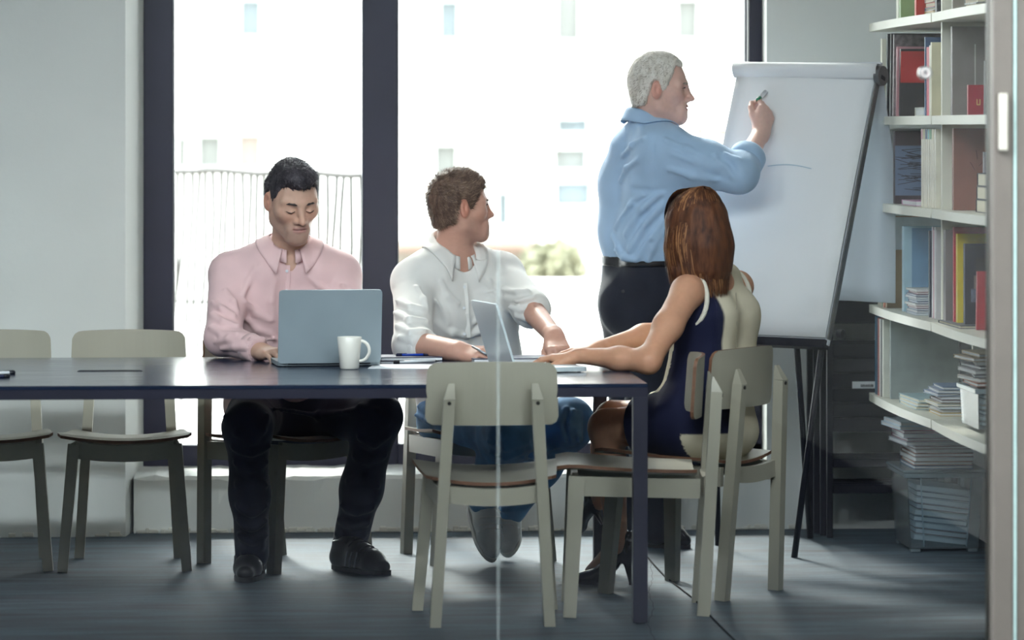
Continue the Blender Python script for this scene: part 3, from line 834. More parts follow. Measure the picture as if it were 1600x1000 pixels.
# ================================================================ bookcase along the right wall
XF = 2.252
YA, YM, YN = 14.196, 12.862, 11.549
ZSH = [1.903, 1.5566, 1.241, .858, .529]            # shelf centre heights
bc = thing('bookcase', 'white wall bookcase with wavy-fronted shelves at the right', 'bookcase', (XF, YM, 0))
TH = .030
def shelf_board(y0, y1, z, seed):
    n = 14; vv = []; ff = []; r = np.random.default_rng(seed)
    for i in range(n+1):
        s = i/n; y = y0+(y1-y0)*s
        xo = -.016*math.sin(math.pi*s) + (.0 if y0 > YM else .0)
        for x in (XF+xo, XR-.004):
            vv += [(x-XF, y-YM, z-TH/2), (x-XF, y-YM, z+TH/2)]
    for i in range(n):
        o = i*4; p = o+4
        ff += [(o, o+1, p+1, p), (o+2, p+2, p+3, o+3), (o+1, o+3, p+3, p+1), (o, p, p+2, o+2)]
    ff += [(0, 2, 3, 1), (n*4, n*4+1, n*4+3, n*4+2)]
    mb = MB(); mb.add(vv, ff); return mb
for k, z in enumerate(ZSH):
    s = shelf_board(YM-.009, YN, z, k).build('shelf', M['shelf_white'], bc)
    s = shelf_board(YA, YM+.009, z, k+9).build('shelf', M['shelf_white'], bc)
    MB().box((.004, -.009, z-TH/2+.001), (XR-XF-.004, .009, z+TH/2-.001)).build('joint', M['joint'], bc)
ZT_ = 2.25
for k in range(len(ZSH)+1):
    z0 = ZSH[k]+TH/2 if k < len(ZSH) else 0; z1 = ZSH[k-1]-TH/2 if k > 0 else ZT_
    if k < 5:
        off = .035 if k != 4 else .14
        MB().box((off, -.010, z0), (XR-XF-.004, .010, z1)).build('upright', M['shelf_white'], bc)

C_ = lambda *a: srgb(*a)
bm = {}
def bmat(col, rough=.55, col2=None, scale=14):
    k = (tuple(round(c, 3) for c in col[:3]), rough, None if col2 is None else tuple(col2), scale)
    if k not in bm: bm[k] = mat('cover_%d' % len(bm), col, rough, .12, scale, col2=col2)
    return bm[k]
M['pages'] = mat('cream_pages', srgb(226, 218, 196), .85, .06, 4, stretch=(1, 1, 60))
M['pages_w'] = mat('white_pages', srgb(226, 228, 228), .85, .05, 4, stretch=(1, 1, 60))
GB = 'books in the bookcase'
def zs_(k): return ZSH[k]+TH/2+.0008
def standing(k, y0, th, h, dep, cov, label, xo=.03, lean=0.0, pages=None, extra=None, cat='book', name='book'):
    """book standing on shelf k: spine outwards at x=XF+xo, thickness th from y0 (near side) away from us"""
    q = thing(name, label, cat, (XF+xo, y0, zs_(k)), 0, GB)
    c = .0025
    mb = MB()
    mb.box((0, 0, 0), (dep, c, h)); mb.box((0, th-c, 0), (dep, th, h)); mb.box((0, c, 0), (c, th-c, h))
    cv = mb.build('cover', cov, q)
    MB().box((c, c+.0002, .003), (dep-.004, th-c-.0002, h-.003)).build('pages', pages or M['pages'], q)
    if lean:
        q.rotation_euler = (math.radians(lean), 0, 0)
    if extra: extra(q, cv, dep, th, h)
    return q
def lying(z, x0, y0, w, l, t_, cov, label, rz=0.0, cat='book', name='book', pages=None, group=GB, tilt=(0, 0)):
    q = thing(name, label, cat, (x0, y0, z), rz, group)
    q.rotation_euler = (tilt[0], tilt[1], rz)
    c = min(.0025, t_*.2)
    mb = MB(); mb.box((0, 0, 0), (w, l, c)); mb.box((0, 0, t_-c), (w, l, t_)); mb.box((0, l-c, c), (w, l, t_-c)); mb.build('cover', cov, q)
    MB().box((.003, .003, c), (w-.003, l-c-.001, t_-c)).build('pages', pages or M['pages'], q)
    return q
def decal(q, x0, x1, z0, z1, m, nm='print', y=-.0012):
    return MB().box((x0, y, z0), (x1, 0, z1)).build(nm, m, q)
def yx(px, xo=.03): return onX(px, XF+xo)

# ---- shelf 1 (above the first board)
standing(0, 13.715, .05, .27, .20, bmat(C_(226, 226, 206)), 'cream spine book standing at the far end of the top shelf')
standing(0, 13.664, .04, .26, .20, bmat(C_(150, 176, 120)), 'green spine book second from the far end of the top shelf')
standing(0, 13.337, .035, .24, .05, bmat(C_(204, 58, 44)), 'red book standing behind the stack on the top shelf')
z = zs_(0)
for i, (c, t_) in enumerate((((206, 170, 112), .018), ((90, 120, 150), .012), ((200, 110, 90), .016), ((226, 200, 190), .012), ((180, 80, 70), .014), ((230, 150, 140), .012), ((120, 60, 60), .014), ((236, 150, 160), .03))):
    lying(z, XF+.055+.004*(i % 3), 13.143, .18, .17, t_, bmat(C_(*c)), ['ochre', 'slate blue', 'salmon', 'pale pink', 'brick red', 'light coral', 'maroon', 'bright pink'][i] + ' book in the flat stack on the top shelf', 0.02*(i % 3)); z += t_+.0006
standing(0, 12.979, .04, .27, .22, bmat(C_(28, 26, 34)), 'black book at the divider on the top shelf', .04)
standing(0, 12.622, .02, .26, .22, bmat(C_(150, 140, 128)), 'taupe book just past the divider on the top shelf', .03)
z = zs_(0)
for i in range(4):
    lying(z, XF+.045+.006*(i % 2), 12.284+.01*i, .075, .2, .017, bmat(C_(206, 206, 196), .55, C_(60, 70, 80), 40), ['lowest', 'second', 'third', 'uppermost'][i] + ' speckled booklet stacked by the divider on the top shelf', .03*i); z += .0176
z = zs_(0)
for i in range(4):
    lying(z, XF+.07+.004*i, 11.957, .2, .24, .018, bmat(C_(96+10*i, 88+8*i, 80+6*i)), ['lowest', 'second', 'third', 'uppermost'][i] + ' brown-grey book in the nearest stack on the top shelf'); z += .0186
# ---- shelf 2
def red_block(q, cv, dep, th, h):
    decal(cv, .0, dep, h*.50, h*.97, bmat(C_(196, 40, 38)), 'red_panel')
    decal(cv, .06, .18, h*.08, h*.44, bmat(C_(60, 44, 44), .5, C_(26, 22, 28), 30), 'picture')
standing(1, 13.961, .03, .285, .21, bmat(C_(236, 234, 214)), 'cream book furthest back on the second shelf', .01)
standing(1, 13.863, .03, .30, .22, bmat(C_(34, 30, 38)), 'tall black book leaning at the far end of the second shelf', .012, 4)
standing(1, 13.797, .02, .30, .22, bmat(C_(52, 44, 48)), 'tall charcoal book behind the red and black cover', .014, 4)
standing(1, 13.746, .018, .295, .22, bmat(C_(96, 86, 90), .5, C_(150, 140, 140), 60), 'grey patterned book behind the red and black cover', .016, 4)
standing(1, 13.695, .02, .25, .22, bmat(C_(208, 150, 156)), 'thin pink book behind the red and black cover', .02, 4)
standing(1, 13.633, .024, .24, .22, bmat(C_(40, 32, 36)), 'book with a red upper and black lower cover on the second shelf', .022, 4, extra=red_block)
lying(zs_(1), XF+.04, 13.266, .19, .16, .03, bmat(C_(214, 212, 200)), 'thick pale book lying flat before the red and black cover', pages=M['pages_w'])
def stripes(q, cv, dep, th, h): pass
standing(1, 13.082, .018, .27, .20, bmat(C_(54, 84, 124)), 'blue book near the divider on the second shelf', .018)
for i, (c, nm, h) in enumerate((((196, 52, 78), 'crimson', .235), ((214, 92, 110), 'rose', .235), ((226, 220, 200), 'ivory', .24), ((214, 206, 176), 'straw', .25))):
    standing(1, 13.036-.026*i, .022, h, .20, bmat(C_(*c)), nm + ' thin book against the divider on the second shelf', .018)
def grey_cover(q, cv, dep, th, h):
    decal(cv, .075, .079, .01, h*.80, bmat(C_(196, 192, 186)), 'cover_line')
    r = MB()
    n = 20; P = [(.165+.030*math.cos(2*math.pi*k/n), -.0014, h*.56+.030*math.sin(2*math.pi*k/n)) for k in range(n)]
    r.prism(P, (0, 1, 0), .0013); r.build('red_disc', bmat(C_(196, 40, 38)), cv)
standing(1, 12.714, .03, .297, .24, bmat(C_(136, 128, 124)), 'tall grey book with a red disc on its cover, past the divider', .045, extra=grey_cover)
def letter_u(q, cv, dep, th, h):
    g = bmat(C_(220, 170, 110)); mb = MB(); x, z = .028, .035; w, t_, H = .013, .003, .018
    mb.box((x, -.0016, z), (x+t_, 0, z+H)); mb.box((x+w-t_, -.0016, z), (x+w, 0, z+H)); mb.box((x+.001, -.0016, z-.002), (x+w-.001, 0, z+.0015)); mb.build('letter_u', g, cv)
standing(1, 12.571, .02, .10, .20, bmat(C_(170, 28, 52)), 'small red book with a letter U on its cover', .072, extra=letter_u)
standing(1, 12.407, .03, .176, .20, bmat(C_(24, 22, 32)), 'black book propped in front of the red letter U book', .098, 2)
lying(zs_(1), XF+.105, 12.121, .15, .18, .022, bmat(C_(226, 222, 196)), 'cream book lying flat at the near end of the second shelf')
# ---- shelf 3
standing(2, 14.022, .05, .272, .23, bmat(C_(232, 232, 228)), 'thick white binder at the far end of the third shelf', .012, name='binder', cat='binder')
standing(2, 13.920, .05, .272, .23, bmat(C_(228, 229, 226)), 'second thick white binder on the third shelf', .014, name='binder', cat='binder')
standing(2, 13.817, .05, .272, .23, bmat(C_(224, 226, 224)), 'third thick white binder behind the scribbled cover', .016, name='binder', cat='binder')
def scribble(q, cv, dep, th, h):
    r = np.random.default_rng(9)
    decal(cv, .0, dep, .03, h*.8, bmat(C_(104, 120, 150)), 'blue_panel')
    mb = MB()
    for i in range(34):
        z = r.uniform(.05, h*.78); a = r.uniform(-.35, .2); x0 = r.uniform(0, .07); x1 = x0+r.uniform(.06, .15); x1 = min(x1, dep)
        z1 = z+(x1-x0)*a; z1 = max(.035, min(h*.79, z1)); w = .0012
        mb.add([(x0, -.0018, z-w), (x1, -.0018, z1-w), (x1, -.0018, z1+w), (x0, -.0018, z+w)], [(0, 1, 2, 3)])
    mb.build('scribbled_lines', bmat(C_(30, 32, 48)), cv)
standing(2, 13.715, .04, .262, .23, bmat(C_(66, 50, 58)), 'dark book with scribbled lines over a blue cover', .018, extra=scribble)
lying(zs_(2), XF+.02, 13.286, .2, .3, .018, bmat(C_(196, 150, 180)), 'mauve book lying flat before the scribbled cover', pages=M['pages_w'])
nms = ['first', 'second', 'third', 'fourth', 'fifth', 'sixth', 'seventh']
for i in range(7):
    top = [(206, 160, 166), (196, 186, 150), (60, 80, 110), (120, 176, 176), (96, 150, 110), (214, 206, 180), (220, 214, 200)][i]
    def band(q, cv, dep, th, h, top=top): MB().box((-.0008, .0, h*.87), (.0, th, h*.995)).build('spine_band', bmat(C_(*top)), cv)
    standing(2, 13.112-.032*i, .030, .27, .21, bmat(C_(228, 222, 204)), nms[i]+' in the row of cream magazines with coloured spine tops' , .014+.002*i, 0, extra=band, name='magazine', cat='magazine')
def brown_cover(q, cv, dep, th, h):
    mb = MB(); r = np.random.default_rng(12)
    for i in range(7):
        a = r.uniform(.3, 2.4); x, z = .10+r.uniform(-.03, .05), .13+r.uniform(-.05, .05); L = .03; w = .0012
        dx, dz = math.cos(a)*L, math.sin(a)*L
        mb.add([(x-w, -.0014, z), (x+dx-w, -.0014, z+dz), (x+dx+w, -.0014, z+dz), (x+w, -.0014, z)], [(0, 1, 2, 3)])
    mb.build('twig_print', bmat(C_(92, 52, 44)), cv)
standing(2, 12.632, .03, .272, .24, bmat(C_(148, 98, 84)), 'tall brown book with a twig drawing past the divider', .035, extra=brown_cover)
def flower(q, cv, dep, th, h):
    for (x, z, r_, c) in ((.055, .105, .022, (120, 44, 54)), (.085, .118, .024, (44, 96, 112)), (.075, .080, .024, (130, 50, 60)), (.10, .09, .02, (150, 50, 56)), (.08, .1, .02, (50, 104, 116))):
        n = 16; P = [(x+r_*math.cos(2*math.pi*k/n), -.0012-.0002*x*10, z+r_*math.sin(2*math.pi*k/n)) for k in range(n)]
        mb = MB(); mb.prism(P, (0, 1, 0), .0008); mb.build('flower_petal', bmat(C_(*c)), cv)
standing(2, 12.428, .02, .195, .2, bmat(C_(168, 160, 164)), 'grey book with a painted flower on its cover', .098, extra=flower)
z = zs_(2)
for i in range(3):
    lying(z, XF+.054+.003*i, 11.978+.005*i, .2, .36, .042, bmat(C_(34, 34, 44)), ['lowest', 'middle', 'uppermost'][i]+' of three thick black hardbacks with cream page edges'); z += .0426
z = zs_(2)
for i in range(5):
    lying(z, XF+.095+.003*(i % 2), 11.712+.006*i, .12, .16, .008, bmat(C_(*[(196, 200, 204), (90, 120, 140), (214, 216, 214), (110, 150, 160), (60, 80, 130)][i])), ['grey', 'teal', 'white', 'sea green', 'blue'][i]+' thin booklet before the black hardbacks', .03*i); z += .0086
# ---- shelf 4
for i in range(6):
    standing(3, 14.104-.018*i, .015, .105, .15, bmat(C_(224, 220, 204)), nms[i]+' small cream booklet at the far end of the fourth shelf', .02, name='booklet', cat='booklet')
standing(3, 13.961, .018, .334, .25, bmat(C_(90, 140, 100)), 'tall green-edged folder on the fourth shelf', .012, name='folder', cat='folder')
standing(3, 13.925, .03, .333, .25, bmat(C_(214, 130, 100)), 'tall salmon folder on the fourth shelf', .013, name='folder', cat='folder')
def white_top(q, cv, dep, th, h): decal(cv, 0, dep, h*.64, h, bmat(C_(216, 222, 226)), 'pale_upper')
standing(3, 13.879, .03, .332, .25, bmat(C_(176, 150, 116)), 'tall tan folder with a pale upper half on the fourth shelf', .015, extra=white_top, name='folder', cat='folder')
def skyline(q, cv, dep, th, h):
    decal(cv, .028, dep-.005, .01, h-.006, bmat(C_(112, 150, 182)), 'sky_picture')
    mb = MB(); r = np.random.default_rng(5); x = .034
    while x < dep-.02:
        w = r.uniform(.006, .016); mb.box((x, -.0018, .022), (x+w, -.001, .022+r.uniform(.025, .06))); x += w+.002
    mb.build('skyline_print', bmat(C_(50, 84, 116)), cv)
standing(3, 13.593, .045, .305, .205, bmat(C_(168, 200, 214)), 'light blue book with a city skyline on its cover', .030, extra=skyline, pages=M['pages_w'])
z = zs_(3)
for i in range(11):
    lying(z, XF+.026+.002*((i*3) % 4), 13.327+.004*((i*5) % 3), .155, .20, .0075, bmat(C_(*[(176, 190, 204), (206, 208, 210), (110, 130, 160), (190, 150, 150), (220, 220, 216), (96, 116, 150)][i % 6])), '%s magazine from the bottom in the flat stack below the skyline cover' % ['first', 'second', 'third', 'fourth', 'fifth', 'sixth', 'seventh', 'eighth', 'ninth', 'tenth', 'top'][i], .02*math.sin(i*2), name='magazine', cat='magazine', pages=M['pages_w']); z += .0082
standing(3, 13.184, .02, .30, .2, bmat(C_(44, 48, 66)), 'dark slate book by the divider on the fourth shelf', .05)
for i in range(4):
    standing(3, 13.128-.024*i, .021, .315-.01*(i % 2), .2, bmat(C_(*[(206, 200, 206), (196, 150, 160), (216, 212, 214), (190, 186, 188)][i])), ['pale lilac', 'dusty pink', 'off-white', 'light grey'][i]+' slim magazine by the divider on the fourth shelf', .052, name='magazine', cat='magazine')
standing(3, 12.755, .045, .315, .22, bmat(C_(128, 120, 118)), 'thick taupe book past the divider on the fourth shelf', .030)
standing(3, 12.678, .02, .325, .24, bmat(C_(186, 40, 48)), 'tall red book behind the yellow one', .044)
standing(3, 12.617, .03, .305, .24, bmat(C_(222, 196, 30)), 'bright yellow book on the fourth shelf', .045)
def dark_pic(q, cv, dep, th, h):
    decal(cv, .03, dep, h*.46, h*.62, bmat(C_(120, 104, 100)), 'grey_figure'); decal(cv, .035, dep, h*.62, h*.83, bmat(C_(44, 36, 40)), 'dark_figure')
    decal(cv, .02, dep, h*.30, h*.46, bmat(C_(110, 116, 140), .5, C_(60, 60, 80), 40), 'blue_figure')
standing(3, 12.520, .03, .275, .24, bmat(C_(34, 30, 46)), 'dark navy book with a figure on its cover before the yellow one', .052, extra=dark_pic)
def red_cov(q, cv, dep, th, h): decal(cv, .05, dep, h*.25, h*.62, bmat(C_(190, 180, 180)), 'grey_figure')
standing(3, 12.346, .02, .19, .22, bmat(C_(176, 26, 46)), 'red book leaning in front of the dark navy one', .058, 5, extra=red_cov)
lying(zs_(3), XF+.018, 12.428, .10, .40, .010, bmat(C_(90, 92, 98)), 'grey magazine lying open over the joint of the fourth shelf', .0, name='magazine', cat='magazine')
lying(zs_(3), XF+.07, 11.855, .15, .30, .05, bmat(C_(206, 210, 214)), 'thick white book at the near end of the fourth shelf', pages=M['pages_w'])
lying(zs_(3)+.051, XF+.07, 11.855, .15, .30, .044, bmat(C_(196, 160, 90)), 'thick golden book on the white one, fourth shelf', pages=M['pages'])
lying(zs_(3)+.096, XF+.078, 11.917, .15, .24, .012, bmat(C_(196, 180, 190)), 'thin lilac booklet on the golden book')
lying(zs_(3)+.109, XF+.084, 11.937, .14, .22, .014, bmat(C_(120, 116, 120)), 'thin grey booklet on top of the golden book pile')
# ---- shelf 5
for i, (c, nm, h) in enumerate((((60, 120, 150), 'teal', .288), ((70, 90, 120), 'slate blue', .286), ((200, 110, 96), 'coral', .285), ((226, 224, 216), 'white', .284), ((60, 66, 66), 'charcoal', .282), ((222, 222, 208), 'ivory', .284))):
    standing(4, 14.083-.034*i, .028, h, .20, bmat(C_(*c)), nm+' spine in the row at the far end of the lowest shelf', .008)
standing(4, 13.838, .02, .285, .25, bmat(C_(150, 160, 158)), 'large blank grey-green folder facing us on the lowest shelf', .022, name='folder', cat='folder')
z = zs_(4)
for i in range(3):
    lying(z, XF+.022+.004*i, 13.306-.01*i, .12, .34, .012, bmat(C_(*[(176, 196, 200), (206, 214, 214), (150, 176, 182)][i])), ['lowest', 'middle', 'top'][i]+' pale booklet lying at the front of the lowest shelf', .02*i, name='booklet', cat='booklet'); z += .0126
z = zs_(4)
for i in range(9):
    lying(z, XF+.055+.010*math.sin(i*1.7), 13.000+.008*((i*3) % 4), .15, .22, .0105, bmat(C_(*[(196, 170, 110), (206, 206, 200), (120, 140, 160), (224, 216, 190), (90, 70, 80), (190, 200, 206), (110, 130, 160), (150, 160, 176), (96, 120, 150)][i])), '%s magazine from the bottom in the loose pile on the lowest shelf' % ['first', 'second', 'third', 'fourth', 'fifth', 'sixth', 'seventh', 'eighth', 'top'][i], .05*math.sin(i*2.3), name='magazine', cat='magazine', pages=M['pages_w']); z += .0112

# ================================================================ clear plastic bins
def bin_(name, label, x0, y0, z0, wb, lb, wt, lt, h, wall=.004, feet=True):
    """open tapered tub; bottom wb x lb, rim wt x lt, origin = near left bottom corner of the rim footprint"""
    t = thing(name, label, 'bin', (x0+wt/2, y0+lt/2, z0))
    def ring(w, l, z): return [(-w/2, -l/2, z), (w/2, -l/2, z), (w/2, l/2, z), (-w/2, l/2, z)]
    mb = MB(); vv = ring(wb, lb, .012) + ring(wt-.02, lt-.02, h-.02) + ring(wt-.02-2*wall, lt-.02-2*wall, h-.02) + ring(wb-2*wall, lb-2*wall, .012+wall)
    ff = [(3, 2, 1, 0), (12, 13, 14, 15)]
    for a, b in ((0, 4), (4, 8), (8, 12)):
        for i in range(4): ff.append((a+i, a+(i+1) % 4, b+(i+1) % 4, b+i))
    mb.add(vv, ff); mb.build('tub', M['bin'], t)
    mb = MB()
    for (a, b) in (((-wt/2, -lt/2), (wt/2, -lt/2+.014)), ((-wt/2, lt/2-.014), (wt/2, lt/2)), ((-wt/2, -lt/2+.014), (-wt/2+.014, lt/2-.014)), ((wt/2-.014, -lt/2+.014), (wt/2, lt/2-.014))):
        mb.box((a[0], a[1], h-.022), (b[0], b[1], h-.006), ch=.002)
    mb.build('rim', M['bin_rim'], t)
    if feet:
        for sx in (-1, 1):
            for sy in (-1, 1):
                mb = MB(); mb.box((sx*(wb/2-.02)-.018, sy*(lb/2-.02)-.018, 0), (sx*(wb/2-.02)+.018, sy*(lb/2-.02)+.018, .0118), ch=.002); mb.build('foot', M['bin_rim'], t)
    for sx in (-.30, .32):   # moulded ribs on the near side
        mb = MB(); mb.bar((sx*wb, -lb/2-.002, .02), (sx*wt, -(lt-.02)/2-.002, h-.024), .004, .004, up=(0, 1, 0)); mb.build('rib', M['bin_rim'], t)
    return t
M['bin_rim'] = glass_mat('clear_plastic_rim', (.8, .9, .95), 1.4, .5, (.62, .78, .86), .2)
bx0 = onY(1412, 13.72); BW = 2.60-bx0
BIN_H = .292
bigbin = bin_('storage_bin', 'large clear storage bin full of papers on the floor under the bookcase', bx0, 13.70, 0, BW-.05, .33, BW, .38, BIN_H)
bigbin_c = (bx0+BW/2, 13.70+.19)
mb = MB(); mb.box((-BW/2-.006, -.196, BIN_H-.0055), (BW/2+.004, .196, BIN_H+.006), ch=.004); mb.build('lid', M['bin_rim'], bigbin)
def papers_in(cx, cy, z0, w, l, n, group, where, tilt=0.0, seed=1, zstep=None, h=.2):
    r = np.random.default_rng(seed); z = z0
    cols = [(206, 208, 206), (150, 110, 104), (196, 200, 206), (90, 96, 120), (214, 210, 196), (120, 70, 80), (170, 176, 180), (60, 64, 90)]
    nm = ['white', 'brown', 'pale grey', 'slate', 'cream', 'wine red', 'grey', 'navy']
    for i in range(n):
        t_ = h/n*.86
        lying(z, cx-w/2+r.uniform(-.006, .006), cy-l/2+r.uniform(-.006, .006), w, l, t_, bmat(C_(*cols[i % 8])), '%s magazine, %s from the bottom %s' % (nm[i % 8], ['first','second','third','fourth','fifth','sixth','seventh','eighth','ninth'][i], where), r.uniform(-.03, .03), 'magazine', 'magazine', M['pages_w'], group, (0, tilt)); z += h/n
papers_in(bigbin_c[0]-.004, bigbin_c[1], .024+.02, BW-.10, .26, 9, 'magazines inside the clear bin', 'inside the large clear bin', .12, 3, h=.20)
# pile on the bin lid
z = BIN_H+.0066
for i in range(12):
    c, nm, t_ = [((58, 96, 130), 'blue', .012), ((150, 100, 74), 'tan', .014), ((190, 196, 200), 'pale', .014), ((120, 76, 60), 'brown', .014), ((206, 210, 212), 'white', .012), ((96, 72, 66), 'umber', .012),
                 ((170, 176, 184), 'silver', .014), ((130, 70, 96), 'plum', .012), ((196, 204, 210), 'light grey', .016), ((150, 60, 90), 'raspberry', .010), ((196, 216, 228), 'icy blue', .014), ((206, 222, 232), 'frosty', .014)][i]
    off = [0.03, .028, .032, .03, .035, .03, .0, .005, -.012, -.01, -.022, -.02][i]
    lying(z, bigbin_c[0]-BW/2+.012+off, 13.74+.006*math.sin(i*2), .215, .29, t_, bmat(C_(*c)), nm+' magazine in the pile on the large bin lid', [.02, -.03, .04, 0, -.02, .03, .10, .06, -.05, .02, .12, .08][i]*.6, 'magazine', 'magazine', M['pages_w'], 'magazines on the bin lid'); z += t_+.001
# rolled newspaper poking out of the pile
# small bin on the lowest shelf
sb_y = 12.244; sbx = XF+.035
sb = bin_('storage_bin', 'small clear bin of tilted magazines on the lowest bookcase shelf', sbx, sb_y, zs_(4), .18, .30, .21, .34, .15, feet=False)
r = np.random.default_rng(21); z = zs_(4)+.02
for i in range(7):
    lying(zs_(4)+.022+.0175*i, sbx+.026+.003*(i % 3), sb_y+.03, .145, .26, .0145, bmat(C_(*[(96, 84, 84), (190, 186, 180), (70, 70, 96), (170, 150, 130), (206, 204, 200), (60, 56, 70), (150, 120, 110)][i])), ['umber', 'pale', 'indigo', 'beige', 'white', 'black', 'rust'][i]+' magazine inside the small shelf bin', .03*math.sin(i*3), 'magazine', 'magazine', M['pages_w'], 'magazines in the small bin')
for i in range(8):
    lying(zs_(4)+.149+.0135*i, sbx+.012+.012*math.sin(i*1.9), sb_y+.035+.01*(i % 3), .17, .25, .011, bmat(C_(*[(190, 130, 110), (206, 200, 190), (90, 84, 96), (186, 184, 186), (60, 60, 70), (200, 196, 190), (150, 130, 96), (206, 190, 150)][i])), ['terracotta', 'linen', 'smoky', 'ash', 'coal', 'chalk', 'olive', 'sand'][i]+' magazine heaped above the small shelf bin', .14*math.sin(i*2.2), 'magazine', 'magazine', M['pages_w'], 'magazines heaped on the small bin')
# white tapered container at the near end
q = thing('white_container', 'white plastic container at the near end of the lowest shelf', 'container', (XF+.125, 11.855, zs_(4)))
MB().lathe([(0, 0), (.040, 0), (.052, .135), (.057, .136), (.057, .146), (.049, .146), (.037, .006), (0, .006)], 28).build('tub', M['ceramic'], q, smooth=False)
# ================================================================ soft-body modelling: blended round cones, meshed by surface nets
class Soft:
    def __init__(s): s.p = []
    def cone(s, a, b, ra, rb, k=.02, op=1, clip=None, flat=None):
        """round cone a->b; clip = [(point, normal)] cuts flat ends; flat = (axis, factor) squashes the section along axis"""
        a = np.asarray(a, float); b = np.asarray(b, float); r = max(ra, rb)*(max(1.0, flat[1]) if flat else 1)
        s.p.append(('c', (a, b, ra, rb, clip, flat), k, op, np.minimum(a, b)-r, np.maximum(a, b)+r)); return s
    def chain(s, P, R, k=.03, op=1, clip=None, flat=None):
        for i in range(len(P)-1): s.cone(P[i], P[i+1], R[i], R[i+1], k, op, clip, flat)
        return s
    def ell(s, c, r, Rm=None, k=.02, op=1, clip=None):
        c = np.asarray(c, float); r = np.asarray(r, float); m = r.max()
        s.p.append(('e', (c, r, np.eye(3) if Rm is None else Rm, clip), k, op, c-m, c+m)); return s
    def func(s, f, lo, hi, k=.005, op=1):
        s.p.append(('f', f, k, op, np.asarray(lo, float), np.asarray(hi, float))); return s
    def bounds(s):
        lo = np.min([q[4] for q in s.p if q[3] > 0], axis=0); hi = np.max([q[5] for q in s.p if q[3] > 0], axis=0); return lo, hi
    def field(s, lo, hi, h):
        n = np.ceil((hi-lo)/h).astype(int)+1
        ax = [(lo[i]+h*np.arange(n[i])).astype(np.float32) for i in range(3)]
        D = np.full(n, .08, np.float32)
        for kind, par, k, op, pl, ph in s.p:
            m = max(k, 2.5*h)+.004
            i0 = [max(0, int(np.floor((pl[i]-m-lo[i])/h))) for i in range(3)]; i1 = [min(int(n[i]), int(np.ceil((ph[i]+m-lo[i])/h))+1) for i in range(3)]
            if any(i1[i] <= i0[i] for i in range(3)): continue
            X = ax[0][i0[0]:i1[0]][:, None, None]; Y = ax[1][i0[1]:i1[1]][None, :, None]; Z = ax[2][i0[2]:i1[2]][None, None, :]
            if kind == 'c':
                a, b, ra, rb, clip, flat = par; ab = (b-a); L2 = max(float(ab@ab), 1e-9)
                px, py, pz = X-a[0], Y-a[1], Z-a[2]
                t = np.clip((px*ab[0]+py*ab[1]+pz*ab[2])/L2, 0, 1)
                qx, qy, qz = px-ab[0]*t, py-ab[1]*t, pz-ab[2]*t
                if flat:
                    fa, ff = nrm(flat[0]), flat[1]; w = qx*fa[0]+qy*fa[1]+qz*fa[2]; e = w*(1/ff-1)
                    qx, qy, qz = qx+e*fa[0], qy+e*fa[1], qz+e*fa[2]
                    d = np.sqrt(qx*qx+qy*qy+qz*qz)-(ra+(rb-ra)*t); d = d*min(1.0, ff)
                else: d = np.sqrt(qx*qx+qy*qy+qz*qz)-(ra+(rb-ra)*t)
            elif kind == 'e':
                c, r, Rm, clip = par; px, py, pz = X-c[0], Y-c[1], Z-c[2]
                l = [px*Rm[0, i]+py*Rm[1, i]+pz*Rm[2, i] for i in range(3)]
                k0 = np.sqrt(sum((l[i]/r[i])**2 for i in range(3))); k1 = np.sqrt(sum((l[i]/r[i]**2)**2 for i in range(3)))
                d = k0*(k0-1)/np.maximum(k1, 1e-6)
            else:
                d = par(X, Y, Z); clip = None
            if clip:
                for cp, cn in clip:
                    cn = nrm(cn); d = np.maximum(d, (X-cp[0])*cn[0]+(Y-cp[1])*cn[1]+(Z-cp[2])*cn[2])
            S_ = D[i0[0]:i1[0], i0[1]:i1[1], i0[2]:i1[2]]
            if op > 0:
                hh = np.maximum(k-np.abs(S_-d), 0)/max(k, 1e-6); S_[...] = np.minimum(S_, d)-hh*hh*k*.25
            else:
                hh = np.maximum(k-np.abs(S_+d), 0)/max(k, 1e-6); S_[...] = np.maximum(S_, -d)+hh*hh*k*.25
        return D, ax
    def mesh(s, h, lo=None, hi=None):
        if lo is None:
            lo, hi = s.bounds(); lo = lo-4*h; hi = hi+4*h
        D, ax = s.field(np.asarray(lo, float), np.asarray(hi, float), h)
        return nets(D, ax, h)
